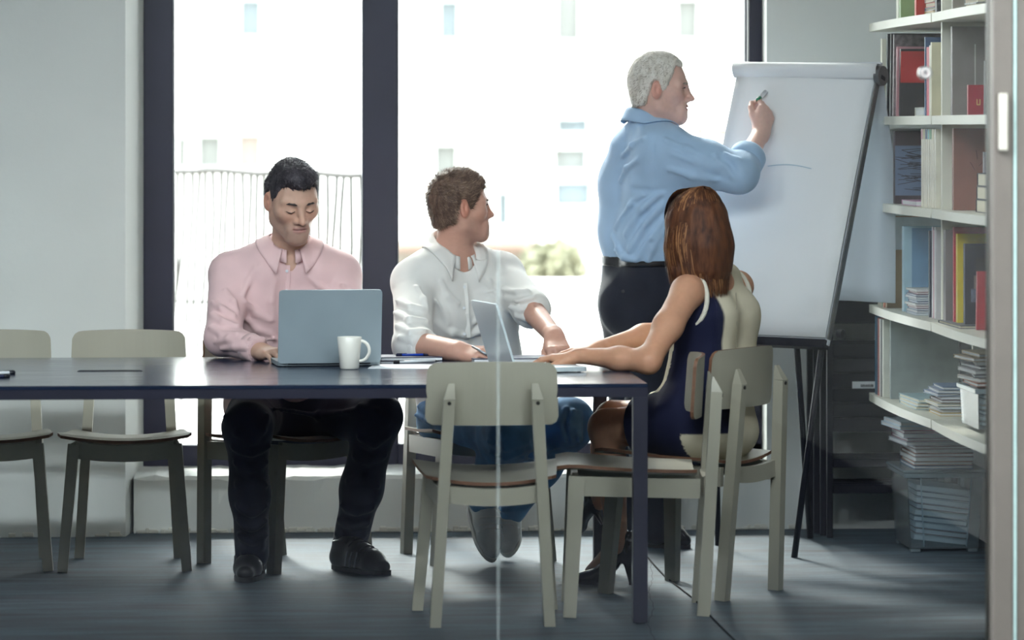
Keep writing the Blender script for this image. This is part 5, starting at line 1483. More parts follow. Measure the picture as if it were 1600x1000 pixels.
# ================================================================ man in the pink shirt, typing
def man_pink():
    J = dict(pel=W(440, 640, 13.52), wai=W(443, 560, 13.47), che=W(448, 472, 13.42), nb=W(452, 386, 13.37), hd=W(458, 311, 13.25),
             rs=W(359, 430, 13.37), re=W(349, 528, 13.16), rw=W(406, 548, 12.99), ls=W(531, 430, 13.43), le=W(548, 524, 13.22), lw=W(498, 545, 12.97),
             rh=W(402, 640, 13.46), rk=W(387, 668, 12.98), ra=W(394, 860, 13.08), lh=W(474, 640, 13.54), lk=W(590, 652, 13.22), la=W(545, 852, 13.36))
    t = thing('person', 'man in a pink shirt and dark trousers typing at the large laptop', 'person', tuple(J['pel'])[:2]+(0,))
    lat = nrm(J['ls']-J['rs']); fwd = nrm(uvd(.12, -.99))
    R = frame(uvd(.36, -.93), pitch=math.radians(20), roll=math.radians(-2)); s = 1.10; o = J['hd']
    S = Soft(); T = head_shapes(S, o, R, s, eyes='closed')
    S.cone(T(0, -.026, -.045), J['nb']+V3(0, 0, -.02), .056, .062, .03)
    S.cone(J['nb']-UPZ*.05, J['rs']-UPZ*.02, .04, .045, .02); S.cone(J['nb']-UPZ*.05, J['ls']-UPZ*.02, .04, .045, .02)
    for sg in (-1, 1): S.chain([J['nb']+lat*sg*.055+V3(0, 0, -.075), J['che']+lat*sg*.07, J['wai']+lat*sg*.06, J['pel']+lat*sg*.06], [.075, .095, .09, .10], .05)
    S.chain([J['rs'], J['re'], J['rw']], [.05, .042, .028], .02); S.chain([J['ls'], J['le'], J['lw']], [.05, .042, .028], .02)
    S.chain([J['rh'], J['rk'], J['ra']], [.075, .055, .04], .03); S.chain([J['lh'], J['lk'], J['la']], [.075, .055, .04], .03)
    hdir = nrm(W(440, 552, 12.88)-J['rw'])
    hand_shapes(S, J['rw'], hdir, UPZ+fwd*.2, -1, (.35, .45, .3), .06)
    hand_shapes(S, J['lw'], nrm(W(470, 550, 12.86)-J['lw']), UPZ+fwd*.2, 1, (.35, .45, .3), .06)
    b1 = box_around(o-UPZ*.03, (.16, .17, .19)); b2 = box_around(J['rw']+hdir*.07, (.15, .15, .09)); b3 = box_around(J['lw']+V3(-.03, -.06, 0), (.15, .15, .09))
    P, F = body_mesh(S, [(*b1, .0030), (*b2, .0032), (*b3, .0036)])
    tint = skin_tint(P, o, R, s, (.62, .38, .285), (.46, .23, .20), .45)
    body = np_obj('body', P, F, M['skin'], t, tint)
    hm = hair_mat('dark_hair', srgb(44, 40, 46), srgb(78, 72, 78))
    HP, HF = hair_cap(o, R, s, [(.13, .062), (.075, .060), (.058, .050), (.044, .044), (.034, .016), (.022, -.028), (.006, -.032), (-.004, .020), (-.02, .024), (-.034, -.01), (-.045, -.055), (-.12, -.075)], .010, .010, side=.003, quiff=True)
    HP = wrinkle(HP, HF, .0016, 60, seed=2)
    SV, SF = strands(HP, HF, o, R, s, 12000, .013, lambda l: np.stack([l[:, 0]*2, .6+0*l[:, 0], -.35+0*l[:, 0]], 1), lift=.5, w=.0009, jitter=.35)
    hp, hf = merge([(HP, HF), (SV, SF)]); hair = np_obj('hair', hp, hf, [hm, hair_mat('dark_hair_light', srgb(84, 78, 82), srgb(128, 120, 122))], t, mi=two_tone(HF, SF))
    brows(o, R, s, t, mat('dark_brows', srgb(58, 48, 46), .7), .0030); eye_parts(o, R, s, t, closed=True)
    # shirt
    ms = cloth('pink_cotton', srgb(226, 190, 190), .8, .05)
    C = Soft()
    C.cone(J['nb']+V3(0, 0, -.012)-fwd*.01, J['rs']+V3(0, 0, .006), .060, .064, .05); C.cone(J['nb']+V3(0, 0, -.012)-fwd*.01, J['ls']+V3(0, 0, .006), .060, .064, .05)
    for sg in (-1, 1): C.chain([J['nb']+lat*sg*.085+V3(0, 0, -.09), J['che']+lat*sg*.088, J['wai']+lat*sg*.080, J['pel']+lat*sg*.080+V3(0, 0, .02)], [.092, .118, .118, .125], .06)
    fw = nrm(J['rw']-J['re'])
    C.chain([J['rs'], J['re']+V3(0, 0, .004)], [.070, .060], .045); C.cone(J['re'], J['rw']-fw*.004, .058, .041, .03, clip=[(J['rw']-fw*.006, fw)])
    fl = nrm(J['lw']-J['le']); C.chain([J['ls'], J['le']], [.070, .060], .045); C.cone(J['le'], J['lw']-fl*.004, .058, .041, .03, clip=[(J['lw']-fl*.006, fl)])
    add_folds(C, [([(331, 470), (345, 482), (366, 492)], .010, 1), ([(329, 490), (348, 502), (372, 507)], .011, 1), ([(328, 510), (346, 521), (368, 520)], .010, 1), ([(352, 452), (366, 470), (374, 486)], .008, 1),
        ([(334, 482), (352, 494), (372, 500)], .006, -1), ([(331, 502), (350, 513), (370, 514)], .006, -1), ([(372, 430), (374, 460), (375, 500)], .006, -1), ([(336, 534), (356, 530), (378, 537)], .008, 1), ([(344, 546), (366, 542), (384, 544)], .007, 1),
        ([(516, 474), (530, 468), (548, 470)], .010, 1), ([(522, 486), (536, 482), (554, 488)], .009, 1), ([(519, 440), (517, 470), (516, 495)], .006, -1), ([(536, 446), (546, 458), (552, 472)], .008, 1),
        ([(384, 470), (400, 490), (420, 500)], .008, 1), ([(388, 500), (402, 515), (424, 522)], .008, 1), ([(392, 528), (410, 532), (430, 530)], .008, 1), ([(480, 430), (498, 445), (512, 455)], .007, 1), ([(400, 420), (388, 440), (380, 462)], .007, 1), ([(430, 440), (424, 470), (426, 500)], .006, 1)])
    C.ell(W(451, 384, 13.28), (.050, .080, .055), None, .012, -1)
    P2, F2 = C.mesh(.0068); P2 = wrinkle(P2, F2, .0035, 8, (1, 1, .6), 3)
    sh = np_obj('shirt', P2, F2, ms, t)
    Rn = frame(nrm(uvd(.12, -.99)), nrm(V3(0, 0, 1)-fwd*-.12))
    collar('collar', ms, sh, J['nb']+V3(0, 0, .020)+fwd*.010, Rn, .068, .080, .040, -.030, .055, .092, 24, .036, under=(P2, F2))
    strip_on(P2, [(451, 416), (451, 426), (451, 437), (451, 448), (451, 462), (452, 480)], .022, .0012, 'placket', ms, sh)
    for py in (424, 452):
        q = surf(P2, 451, py)-FWD*.006; mb = MB(); mb.tube([q, q+FWD*.004], .0052, 12); attach(mb.build('button', M['pale_plastic']), sh)
    cw = J['rw']-fw*.008; mb = MB(); mb.tube([cw-fw*.052, cw-fw*.03, cw], [.0505, .0475, .0445], 20, caps=False); cu = mb.build('cuff', ms, None, True); so = cu.modifiers.new('t', 'SOLIDIFY'); so.thickness = .004; attach(cu, sh)
    # trousers
    mt = cloth('navy_twill', srgb(24, 29, 58), .85, .15, 12, .03)
    C = Soft(); C.ell(J['pel']+V3(0, 0, -.03), (.19, .15, .11), None, .04)
    C.chain([J['rh']+V3(0, 0, -.01), J['rk'], J['rk']*.45+J['ra']*.55, J['ra']+V3(0, 0, -.01)], [.100, .074, .062, .056], .05, clip=None)
    C.chain([J['lh']+V3(0, 0, -.01), J['lk'], J['lk']*.45+J['la']*.55, J['la']+V3(0, 0, -.01)], [.100, .076, .064, .056], .05)
    r_ = np.random.default_rng(5)
    for (k, a) in (('rk', 'ra'), ('lk', 'la')):
        for q in range(7):
            s_ = .35+.65*q/6; c = J[k]*(1-s_)+J[a]*s_; off = fwd*.055
            C.cone(c+off-lat*.03+V3(0, 0, r_.uniform(-.02, .02)), c+off+lat*.03+V3(0, 0, r_.uniform(-.02, .02)), .009, .007, .02)
    add_folds(C, [([(364, 700), (394, 708), (422, 698)], .010, 1), ([(366, 724), (392, 733), (420, 722)], .010, 1), ([(368, 756), (392, 748), (418, 758)], .009, 1), ([(370, 792), (395, 802), (418, 792)], .011, 1), ([(371, 814), (395, 824), (418, 814)], .011, 1), ([(372, 836), (395, 845), (416, 836)], .010, 1),
        ([(366, 712), (394, 720), (420, 710)], .008, -1), ([(371, 803), (395, 813), (418, 803)], .008, -1), ([(372, 826), (395, 835), (417, 826)], .008, -1), ([(560, 684), (585, 694), (606, 682)], .010, 1), ([(552, 712), (576, 722), (602, 712)], .010, 1), ([(542, 752), (568, 748), (592, 760)], .009, 1), ([(533, 790), (556, 800), (582, 794)], .011, 1), ([(528, 812), (552, 822), (576, 816)], .011, 1), ([(524, 834), (546, 842), (570, 838)], .010, 1),
        ([(530, 801), (554, 811), (580, 805)], .008, -1), ([(526, 823), (549, 832), (573, 827)], .008, -1), ([(556, 698), (580, 708), (604, 697)], .008, -1), ([(430, 638), (496, 650), (560, 640)], .010, 1), ([(560, 634), (588, 642), (606, 660)], .009, 1), ([(350, 650), (372, 676), (400, 690)], .010, 1), ([(420, 648), (410, 672), (392, 690)], .010, 1)])
    P3, F3 = C.mesh(.0076); P3 = wrinkle(P3, F3, .005, 8, (1, 1, .8), 6)
    np_obj('trousers', P3, F3, mt, t)
    blk = [cloth('black_leather', srgb(18, 18, 24), .4, .2, 30, .1, 200), mat('dark_sole', srgb(30, 30, 34), .7), mat('dark_laces', srgb(60, 60, 68), .7)]; stp = mat('grey_stripe', srgb(120, 122, 130), .5)
    a = FL(397, 893); b = FL(383, 911); s1 = shoe_obj('shoe', t, a+nrm(a-b)*.06, b, UPZ, 1.05, blk, stripes=stp)
    a = FL(521, 888); b = FL(607, 899); s2 = shoe_obj('shoe', t, a, b, UPZ, 1.02, blk, stripes=stp)
    return t
man_pink()
# ================================================================ man in the white shirt, looking round at the flip chart
def man_white():
    J = dict(pel=W(735, 645, 13.72), wai=W(728, 565, 13.68), che=W(719, 485, 13.62), nb=W(706, 392, 13.57), hd=W(722, 322, 13.52),
             rs=W(646, 442, 13.49), re=W(646, 540, 13.17), rw=W(716, 549, 13.00), ls=W(786, 430, 13.70), le=W(829, 482, 13.47), lw=W(866, 526, 13.20),
             rh=W(695, 648, 13.62), rk=W(800, 678, 13.12), ra=W(756, 778, 13.50), lh=W(775, 648, 13.76), lk=W(890, 662, 13.38), la=W(795, 795, 13.66))
    t = thing('person', 'man in a white shirt and blue jeans looking round at the flip chart', 'person', tuple(J['pel'])[:2]+(0,))
    lat = nrm(J['ls']-J['rs']); fwd = nrm(np.cross(UPZ, lat)*-1); fwd = fwd if fwd@FWD < 0 else -fwd
    R = frame(uvd(.955, .295), pitch=math.radians(-3), roll=math.radians(2)); s = 1.0; o = J['hd']
    S = Soft(); T = head_shapes(S, o, R, s, nose=.82)
    S.cone(T(0, -.030, -.045), J['nb']+V3(0, 0, -.02), .054, .062, .03); S.cone(T(0, -.02, -.07), J['nb']+fwd*.03, .040, .05, .03)
    S.cone(J['nb']-UPZ*.05, J['rs']-UPZ*.02, .04, .045, .02); S.cone(J['nb']-UPZ*.05, J['ls']-UPZ*.02, .04, .045, .02)
    for sg in (-1, 1): S.chain([J['nb']+lat*sg*.055+V3(0, 0, -.075), J['che']+lat*sg*.07, J['wai']+lat*sg*.06, J['pel']+lat*sg*.06], [.075, .095, .09, .10], .05)
    S.chain([J['rs'], J['re'], J['rw']], [.05, .043, .029], .02); S.cone(J['re']*.7+J['rw']*.3, J['rw'], .041, .028, .03)
    S.chain([J['ls'], J['le'], J['lw']], [.05, .044, .030], .02)
    S.chain([J['rh'], J['rk'], J['ra']], [.07, .055, .04], .03); S.chain([J['lh'], J['lk'], J['la']], [.07, .055, .04], .03)
    hdir = nrm(W(760, 553, 12.93)-J['rw'])
    hand_shapes(S, J['rw'], hdir, UPZ*.8-FWD*.45+hdir*.0, -1, None, .05, 1.0, (.62, .75, -.30), .22, each=[(.42, .62, .4), (.40, .55, .35), (.36, .5, .3), (.34, .45, .3)])
    ldir = nrm(W(874, 546, 13.10)-J['lw'])
    hand_shapes(S, J['lw'], nrm(ldir+V3(0, 0, -.1)), UPZ*.75-FWD*.6, 1, None, .05, 1.0, (.5, .8, -.3), .3, each=[(.85, .9, .5), (.85, .9, .5), (.9, .9, .5), (.95, .9, .5)])
    b1 = box_around(o-UPZ*.03, (.17, .16, .18)); b2 = box_around(J['rw']+hdir*.07, (.16, .14, .09)); b3 = box_around(J['lw']+ldir*.06, (.12, .14, .12))
    P, F = body_mesh(S, [(*b1, .0030), (*b2, .0028), (*b3, .0028)])
    tint = skin_tint(P, o, R, s, (.64, .36, .275), (.40, .15, .13), .30)
    np_obj('body', P, F, M['skin'], t, tint)
    hm = hair_mat('brown_hair', srgb(86, 66, 60), srgb(132, 108, 92))
    HP, HF = hair_cap(o, R, s, [(.13, .062), (.082, .058), (.060, .046), (.046, .036), (.030, .004), (.018, -.018), (.004, -.020), (-.004, .020), (-.022, .024), (-.036, -.012), (-.050, -.058), (-.12, -.080)], .014, .020, side=.009)
    HP = wrinkle(HP, HF, .003, 45, seed=4)
    SV, SF = strands(HP, HF, o, R, s, 11000, .018, lambda l: np.stack([l[:, 0], .8+0*l[:, 0], .5*(l[:, 1] > 0)-.5*(l[:, 1] < -.03)], 1), lift=.7, seed=8, w=.0009)
    hp, hf = merge([(HP, HF), (SV, SF)]); np_obj('hair', hp, hf, [hm, hair_mat('brown_hair_light', srgb(126, 102, 88), srgb(176, 150, 130))], t, mi=two_tone(HF, SF, .3))
    brows(o, R, s, t, hm, .003); eye_parts(o, R, s, t)
    ms = cloth('white_linen', srgb(228, 226, 222), .85, .03)
    C = Soft()
    C.cone(J['nb']+V3(0, 0, -.012)-fwd*.01, J['rs']+V3(0, 0, .004), .060, .066, .05); C.cone(J['nb']+V3(0, 0, -.012)-fwd*.01, J['ls']+V3(0, 0, .004), .060, .064, .05)
    for sg in (-1, 1): C.chain([J['nb']+lat*sg*.085+V3(0, 0, -.095), J['che']+lat*sg*.090, J['wai']+lat*sg*.082, J['pel']+lat*sg*.08+V3(0, 0, .03)], [.094, .122, .120, .125], .06)
    fr = nrm(J['rw']-J['re']); cr = J['re']+fr*.058
    C.cone(J['rs'], J['re'], .072, .066, .045); C.cone(J['re'], cr, .064, .056, .03, clip=[(cr, fr)])
    fl = nrm(J['lw']-J['le']); cl = J['le']+fl*.030
    C.cone(J['ls'], J['le'], .072, .062, .045); C.cone(J['le'], cl, .062, .058, .03, clip=[(cl, fl)])
    add_folds(C, [([(618, 468), (640, 478), (662, 480)], .010, 1), ([(616, 488), (640, 498), (668, 500)], .011, 1), ([(618, 508), (642, 518), (664, 516)], .010, 1), ([(622, 526), (644, 532), (662, 530)], .009, 1), ([(652, 446), (664, 466), (670, 484)], .008, 1),
        ([(618, 478), (642, 488), (664, 490)], .006, -1), ([(618, 498), (642, 508), (666, 508)], .006, -1), ([(666, 440), (672, 470), (676, 510)], .006, -1), ([(780, 430), (782, 460), (780, 492)], .006, -1),
        ([(786, 452), (806, 456), (824, 452)], .010, 1), ([(788, 466), (810, 470), (832, 464)], .010, 1), ([(794, 480), (814, 482), (838, 476)], .009, 1), ([(790, 459), (810, 464), (830, 459)], .006, -1), ([(794, 474), (814, 477), (836, 471)], .006, -1), ([(806, 494), (824, 498), (840, 492)], .008, 1),
        ([(684, 506), (706, 520), (730, 526)], .009, 1), ([(680, 526), (704, 536), (726, 540)], .009, 1), ([(770, 500), (752, 516), (738, 524)], .009, 1), ([(764, 474), (752, 492), (742, 504)], .007, 1), ([(684, 470), (694, 490), (700, 505)], .007, 1), ([(690, 440), (700, 462), (716, 474)], .006, 1), ([(750, 430), (764, 442), (772, 455)], .007, 1), ([(680, 516), (704, 529), (728, 534)], .006, -1)])
    C.ell(J['nb']+fwd*.085+UPZ*.0+lat*.004, (.050, .075, .070), None, .012, -1)
    C.cone(J['nb']+fwd*.10+UPZ*-.03, J['nb']+fwd*.135-UPZ*.095, .022, .008, .012, -1)
    P2, F2 = C.mesh(.0066); P2 = wrinkle(P2, F2, .0045, 8, (1, 1, .7), 11)
    sh = np_obj('shirt', P2, F2, ms, t)
    Rn = frame(fwd, nrm(V3(0, 0, 1)+fwd*.1+lat*.05))
    collar('collar', ms, sh, J['nb']+V3(0, 0, .022)+fwd*.006, Rn, .068, .078, .050, -.045, .055, .100, 27, .034, under=(P2, F2))
    strip_on(P2, [(728, 440), (729, 452), (730, 470), (731, 490), (732, 510), (733, 530)], .022, .0010, 'placket', ms, sh)
    for py in (446, 482, 520):
        q = surf(P2, 729, py)-FWD*.006; mb = MB(); mb.tube([q, q+FWD*.004], .0052, 12); attach(mb.build('button', M['pale_plastic']), sh)
    strip_on(P2, [(742, 456), (758, 455), (774, 454)], .008, .0010, 'pocket_flap', ms, sh)
    for c, f_, r_ in ((cr, fr, .058), (cl, fl, .060)):
        mb = MB(); mb.tube([c-f_*.034, c-f_*.030, c-f_*.004, c+f_*.002, c+f_*.002, c-f_*.006], [r_+.003, r_+.008, r_+.006, r_+.002, r_-.010, r_-.012], 22, caps=False); cu = mb.build('rolled_cuff', ms, None, True); attach(cu, sh)
    mt = cloth('blue_denim', srgb(84, 136, 184), .85, .22, 16, .3, 400)
    C = Soft(); C.ell(J['pel']+V3(0, 0, -.04), (.19, .16, .11), None, .04)
    C.chain([J['rh'], J['rk'], J['rk']*.5+J['ra']*.5, J['ra']], [.098, .078, .066, .058], .045)
    C.chain([J['lh'], J['lk'], J['lk']*.5+J['la']*.5, J['la']], [.098, .080, .068, .060], .045)
    r_ = np.random.default_rng(6)
    for q in range(9):
        s_ = .25+.75*q/8; c = J['lh']*(1-s_)+J['lk']*s_; C.cone(c+V3(0, -.085, .04), c+V3(.03, -.09, -.05), .010, .006, .02)
    for (k, a) in (('rk', 'ra'), ('lk', 'la')):
        for q in range(6):
            s_ = .2+.75*q/5; c = J[k]*(1-s_)+J[a]*s_; C.cone(c+V3(-.04, -.062, r_.uniform(-.02, .02)), c+V3(.04, -.062, r_.uniform(-.02, .02)), .009, .007, .02)
    add_folds(C, [([(884, 636), (876, 660), (882, 690)], .009, 1), ([(896, 640), (890, 664), (896, 694)], .009, 1), ([(908, 646), (904, 668), (908, 690)], .008, 1), ([(890, 640), (883, 664), (889, 692)], .007, -1), ([(652, 634), (672, 646), (690, 650)], .009, 1), ([(648, 648), (668, 658), (692, 660)], .008, 1),
        ([(870, 700), (850, 706), (830, 700)], .009, 1), ([(856, 722), (834, 724), (818, 716)], .009, 1), ([(760, 690), (790, 700), (826, 692)], .009, 1), ([(764, 710), (790, 716), (816, 708)], .009, 1)])
    P3, F3 = C.mesh(.0078); P3 = wrinkle(P3, F3, .005, 9, (1, 1, .8), 16); np_obj('jeans', P3, F3, mt, t)
    wh = [cloth('white_canvas', srgb(196, 200, 202), .7, .06, 30, .1, 300), mat('white_rubber', srgb(206, 206, 202), .6, .05, 20), mat('white_laces', srgb(214, 214, 212), .7)]
    # feet on tiptoe, crossed under the chair: toes down on the floor
    toe = FL(768, 884); toe[2] = .012; heel = W(738, 782, 13.60); s1 = shoe_obj('shoe', t, heel, toe, nrm(-FWD+RGT*.55+UPZ*.25), 1.0, wh)
    toe = FL(795, 876); toe[2] = .012; heel = W(800, 792, 13.80); s2 = shoe_obj('shoe', t, heel, toe, nrm(-FWD-RGT*.25+UPZ*.3), .95, wh)
    # pen held in the right hand
    a = W(738, 541, 12.945); b = W(764, 556, 12.90)
    q = thing('pen', 'slim silver pen in the hand of the man in white', 'pen', tuple(a)); d = b-a
    MB().tube([V3(0, 0, 0), d*.85], .0042, 10).build('barrel', M['alu'], q, True); MB().tube([d*.85, d], [.0040, .001], 10).build('tip', M['dark_plastic'], q, True)
    return t
man_white()

# ================================================================ grey-haired man writing on the flip chart
def man_standing():
    P0, n, rt, up, Wd, H = FC
    # where the marker meets the paper: viewing ray against the board plane
    def hit(px, py, lift=0.0):
        v = W(px, py, 1.0)-V3(0, 0, CAM_H); c = V3(0, 0, CAM_H); p0 = P0(0, 0, .012+lift); s_ = ((p0-c)@n)/(v@n); return c+v*s_
    tip = hit(1197, 142)
    dh = (tip-V3(0, 0, CAM_H))@FWD
    wr = W(1190, 206, dh-.13)
    J = dict(pel=W(1008, 475, 13.98), wai=W(1006, 402, 13.95), che=W(1013, 290, 13.92), nb=W(1014, 196, 13.87), hd=W(1034, 137, 13.84),
             rs=W(1040, 240, 13.76), re=W(1154, 272, dh-.36), rw=wr, ls=W(1000, 238, 14.06), le=W(1020, 330, 14.22), lw=W(1085, 385, 14.20),
             rh=W(1012, 500, 13.93), rk=W(1012, 660, 13.93), ra=W(1024, 822, 13.97), lh=W(998, 500, 14.05), lk=W(990, 655, 14.14), la=W(984, 818, 14.22))
    t = thing('person', 'grey-haired standing man in a light blue shirt writing on the flip chart', 'person', tuple(J['pel'])[:2]+(0,))
    fwd = nrm(uvd(.87, .49)); lat = np.cross(fwd, UPZ)      # person's right
    R = frame(uvd(1.0, -.10), pitch=math.radians(1)); s = 1.02; o = J['hd']
    S = Soft(); T = head_shapes(S, o, R, s, nose=.86)
    S.cone(T(0, -.034, -.045), J['nb']+V3(0, 0, -.02), .055, .064, .03); S.cone(T(0, .0, -.075), J['nb']+fwd*.03, .040, .05, .03)
    S.cone(J['nb']-UPZ*.05, J['rs']-UPZ*.02, .04, .045, .02); S.cone(J['nb']-UPZ*.05, J['ls']-UPZ*.02, .04, .045, .02)
    for sg in (-1, 1): S.chain([J['nb']+lat*sg*.055+V3(0, 0, -.075), J['che']+lat*sg*.07, J['wai']+lat*sg*.06, J['pel']+lat*sg*.06], [.075, .10, .095, .10], .05)
    S.chain([J['rs'], J['re'], J['rw']], [.05, .043, .029], .02); S.chain([J['ls'], J['le'], J['lw']], [.05, .043, .029], .02)
    S.chain([J['rh'], J['rk'], J['ra']], [.075, .055, .04], .03); S.chain([J['lh'], J['lk'], J['la']], [.075, .055, .04], .03)
    # writing hand: back of the hand to us, fingers folded round the marker
    hdir = nrm(W(1203, 158, dh-.055)-J['rw']); hup = nrm(-FWD*.75+RGT*.55+UPZ*.0)
    hand_shapes(S, J['rw'], hdir, hup, -1, None, .04, 1.02, (.45, .85, -.42), .35, each=[(.55, 1.15, .7), (.75, 1.2, .7), (.9, 1.2, .7), (1.0, 1.2, .7)])
    hand_shapes(S, J['lw'], nrm(fwd+UPZ*-.4), lat*-1, 1, (.4, .4, .3))
    b1 = box_around(o-UPZ*.03, (.17, .16, .18)); b2 = box_around(J['rw']+hdir*.06, (.12, .15, .13))
    P, F = body_mesh(S, [(*b1, .0030), (*b2, .0028)])
    tint = skin_tint(P, o, R, s, (.78, .50, .42), (.44, .18, .16), .0); np_obj('body', P, F, M['skin'], t, tint)
    hm = hair_mat('grey_hair', srgb(214, 206, 194), srgb(246, 241, 234), .6)
    HP, HF = hair_cap(o, R, s, [(.13, .085), (.075, .078), (.050, .070), (.040, .042), (.028, .006), (.016, -.022), (.004, -.024), (-.004, .020), (-.022, .024), (-.036, -.012), (-.050, -.058), (-.12, -.075)], .011, .014, side=.007)
    HP = wrinkle(HP, HF, .0026, 50, seed=7)
    SV, SF = strands(HP, HF, o, R, s, 11000, .013, lambda l: np.stack([l[:, 0], -.4+0*l[:, 0], -.5+0*l[:, 0]], 1), lift=.5, seed=18, w=.0009)
    hp, hf = merge([(HP, HF), (SV, SF)]); np_obj('hair', hp, hf, [hm, hair_mat('grey_hair_dark', srgb(150, 140, 130), srgb(180, 170, 160))], t, mi=two_tone(HF, SF, .3))
    brows(o, R, s, t, mat('grey_brows', srgb(140, 126, 116), .7), .003); eye_parts(o, R, s, t)
    ms = cloth('light_blue_cotton', srgb(168, 196, 226), .8, .05)
    C = Soft()
    C.cone(J['nb']+V3(0, 0, -.018), J['rs']+V3(0, 0, .0), .062, .075, .05); C.cone(J['nb']+V3(0, 0, -.018), J['ls']+V3(0, 0, .0), .062, .072, .05)
    for sg in (-1, 1): C.chain([J['nb']+lat*sg*.085-fwd*.005+V3(0, 0, -.10), J['che']+lat*sg*.095-fwd*.005, W(1006, 360, 13.94)+lat*sg*.080, J['wai']+lat*sg*.075+V3(0, 0, .01)], [.096, .116, .116, .108], .06, clip=[(J['wai']+V3(0, 0, -.008), -UPZ)])
    fr = nrm(J['rw']-J['re']); cr = J['re']+fr*.125
    C.chain([J['rs'], J['rs']*.45+J['re']*.55, J['re']], [.090, .080, .066], .05); C.cone(J['re'], cr, .066, .056, .03, clip=[(cr, fr)])
    C.cone(J['ls'], J['le'], .075, .062, .05); C.cone(J['le'], J['lw'], .06, .045, .03)
    # diagonal pulls from the raised arm down the back, and creases inside the elbow
    add_folds(C, [([(1032, 300), (1004, 326), (976, 366)], .013, 1), ([(1036, 320), (1008, 348), (982, 392)], .013, 1), ([(1038, 344), (1016, 372), (998, 402)], .012, 1), ([(1014, 302), (984, 322), (960, 356)], .011, 1), ([(1034, 366), (1020, 388), (1012, 406)], .010, 1),
        ([(1034, 310), (1006, 338), (980, 378)], .008, -1), ([(1038, 332), (1012, 362), (990, 398)], .008, -1), ([(1024, 300), (994, 318), (968, 350)], .007, -1), ([(1040, 296), (1010, 298), (980, 294)], .009, -1), ([(960, 392), (976, 402), (992, 406)], .010, 1), ([(956, 370), (966, 388), (972, 404)], .009, 1),
        ([(1022, 214), (1020, 250), (1022, 292)], .006, -1), ([(1040, 218), (1072, 232), (1108, 250)], .008, 1), ([(1050, 240), (1086, 252), (1124, 262)], .008, 1), ([(1046, 264), (1080, 276), (1120, 282)], .009, 1), ([(1118, 244), (1136, 258), (1146, 276)], .010, 1), ([(1134, 240), (1150, 250), (1162, 268)], .009, 1), ([(1126, 248), (1142, 256), (1152, 274)], .007, -1), ([(1100, 270), (1124, 276), (1146, 286)], .007, -1),
        ([(1004, 216), (986, 226), (972, 244)], .009, 1), ([(996, 250), (978, 262), (966, 284)], .008, 1)])
    C.ell(J['nb']+fwd*.075+UPZ*.02, (.05, .05, .06), None, .012, -1)
    P2, F2 = C.mesh(.0068); P2 = wrinkle(P2, F2, .0045, 8, (1, 1, .7), 21); sh = np_obj('shirt', P2, F2, ms, t)
    Rn = frame(nrm(fwd+uvd(.3, -.1)), nrm(V3(0, 0, 1)+fwd*.28))
    collar('collar', ms, sh, J['nb']+V3(0, 0, .020)-fwd*.002, Rn, .068, .074, .046, -.030, .052, .075, 24, .028, under=(P2, F2))
    mb = MB(); mb.tube([cr-fr*.060, cr-fr*.055, cr-fr*.006, cr+fr*.004, cr+fr*.004, cr-fr*.012], [.059, .066, .067, .062, .046, .044], 22, caps=False); attach(mb.build('rolled_cuff', ms, None, True), sh)
    # belt
    C = Soft()
    for sg in (-1, 1): C.cone(J['wai']+lat*sg*.072+V3(0, 0, .03), J['wai']+lat*sg*.072+V3(0, 0, -.06), .117, .117, .05, clip=[(J['wai']+V3(0, 0, .004), UPZ), (J['wai']+V3(0, 0, -.032), -UPZ)])
    P4, F4 = C.mesh(.006); np_obj('belt', P4, F4, mat('black_belt', srgb(16, 16, 22), .35, .1, 20), t)
    mt = cloth('dark_grey_wool', srgb(22, 25, 40), .85, .12, 14, .03)
    C = Soft()
    for sg in (-1, 1): C.cone(J['wai']+lat*sg*.072+V3(0, 0, -.015), J['pel']+lat*sg*.080, .112, .125, .05, clip=[(J['wai']+V3(0, 0, -.02), UPZ)])
    C.ell(J['pel']-fwd*.05, (.13, .13, .13), None, .05)
    C.chain([J['rh']+lat*.05, J['rk'], J['rk']*.5+J['ra']*.5, J['ra']], [.108, .080, .072, .066], .05); C.chain([J['lh']-lat*.05, J['lk'], J['lk']*.5+J['la']*.5, J['la']], [.108, .080, .072, .066], .05)
    P3, F3 = C.mesh(.0085); P3 = wrinkle(P3, F3, .005, 7, (1, 1, .5), 26); tr = np_obj('trousers', P3, F3, mt, t)
    q = surf(P3, 972, 452); mb = MB(); mb.tube([q, q-FWD*.004], .006, 10); attach(mb.build('pocket_button', M['dark_plastic']), tr)
    blk = [cloth('polished_leather', srgb(18, 17, 24), .25, .2, 30, .03, 100), mat('leather_sole', srgb(26, 24, 28), .6), mat('black_laces', srgb(20, 20, 26), .7)]
    a = FL(1000, 852); b = FL(1077, 857.5); shoe_obj('shoe', t, a, b, UPZ, 1.0, blk)
    a = FL(966, 838); b = FL(1035, 843); shoe_obj('shoe', t, a, b, UPZ, 1.0, blk)
    # green marker
    a = W(1184, 157, dh-.075); d = tip-a
    q = thing('marker', 'green-capped marker in the hand of the standing man', 'marker', tuple(a))
    MB().tube([d*.22, d*.9], .0082, 12).build('barrel', M['pale_plastic'], q, True); MB().tube([V3(0, 0, 0), d*.06, d*.24], [.0075, .0092, .0092], 12).build('cap', mat('green_plastic', srgb(20, 120, 84), .35, .08, 10), q, True); MB().tube([d*.9, d*.995], [.005, .0015], 10).build('nib', M['dark_plastic'], q, True)
    return t
man_standing()

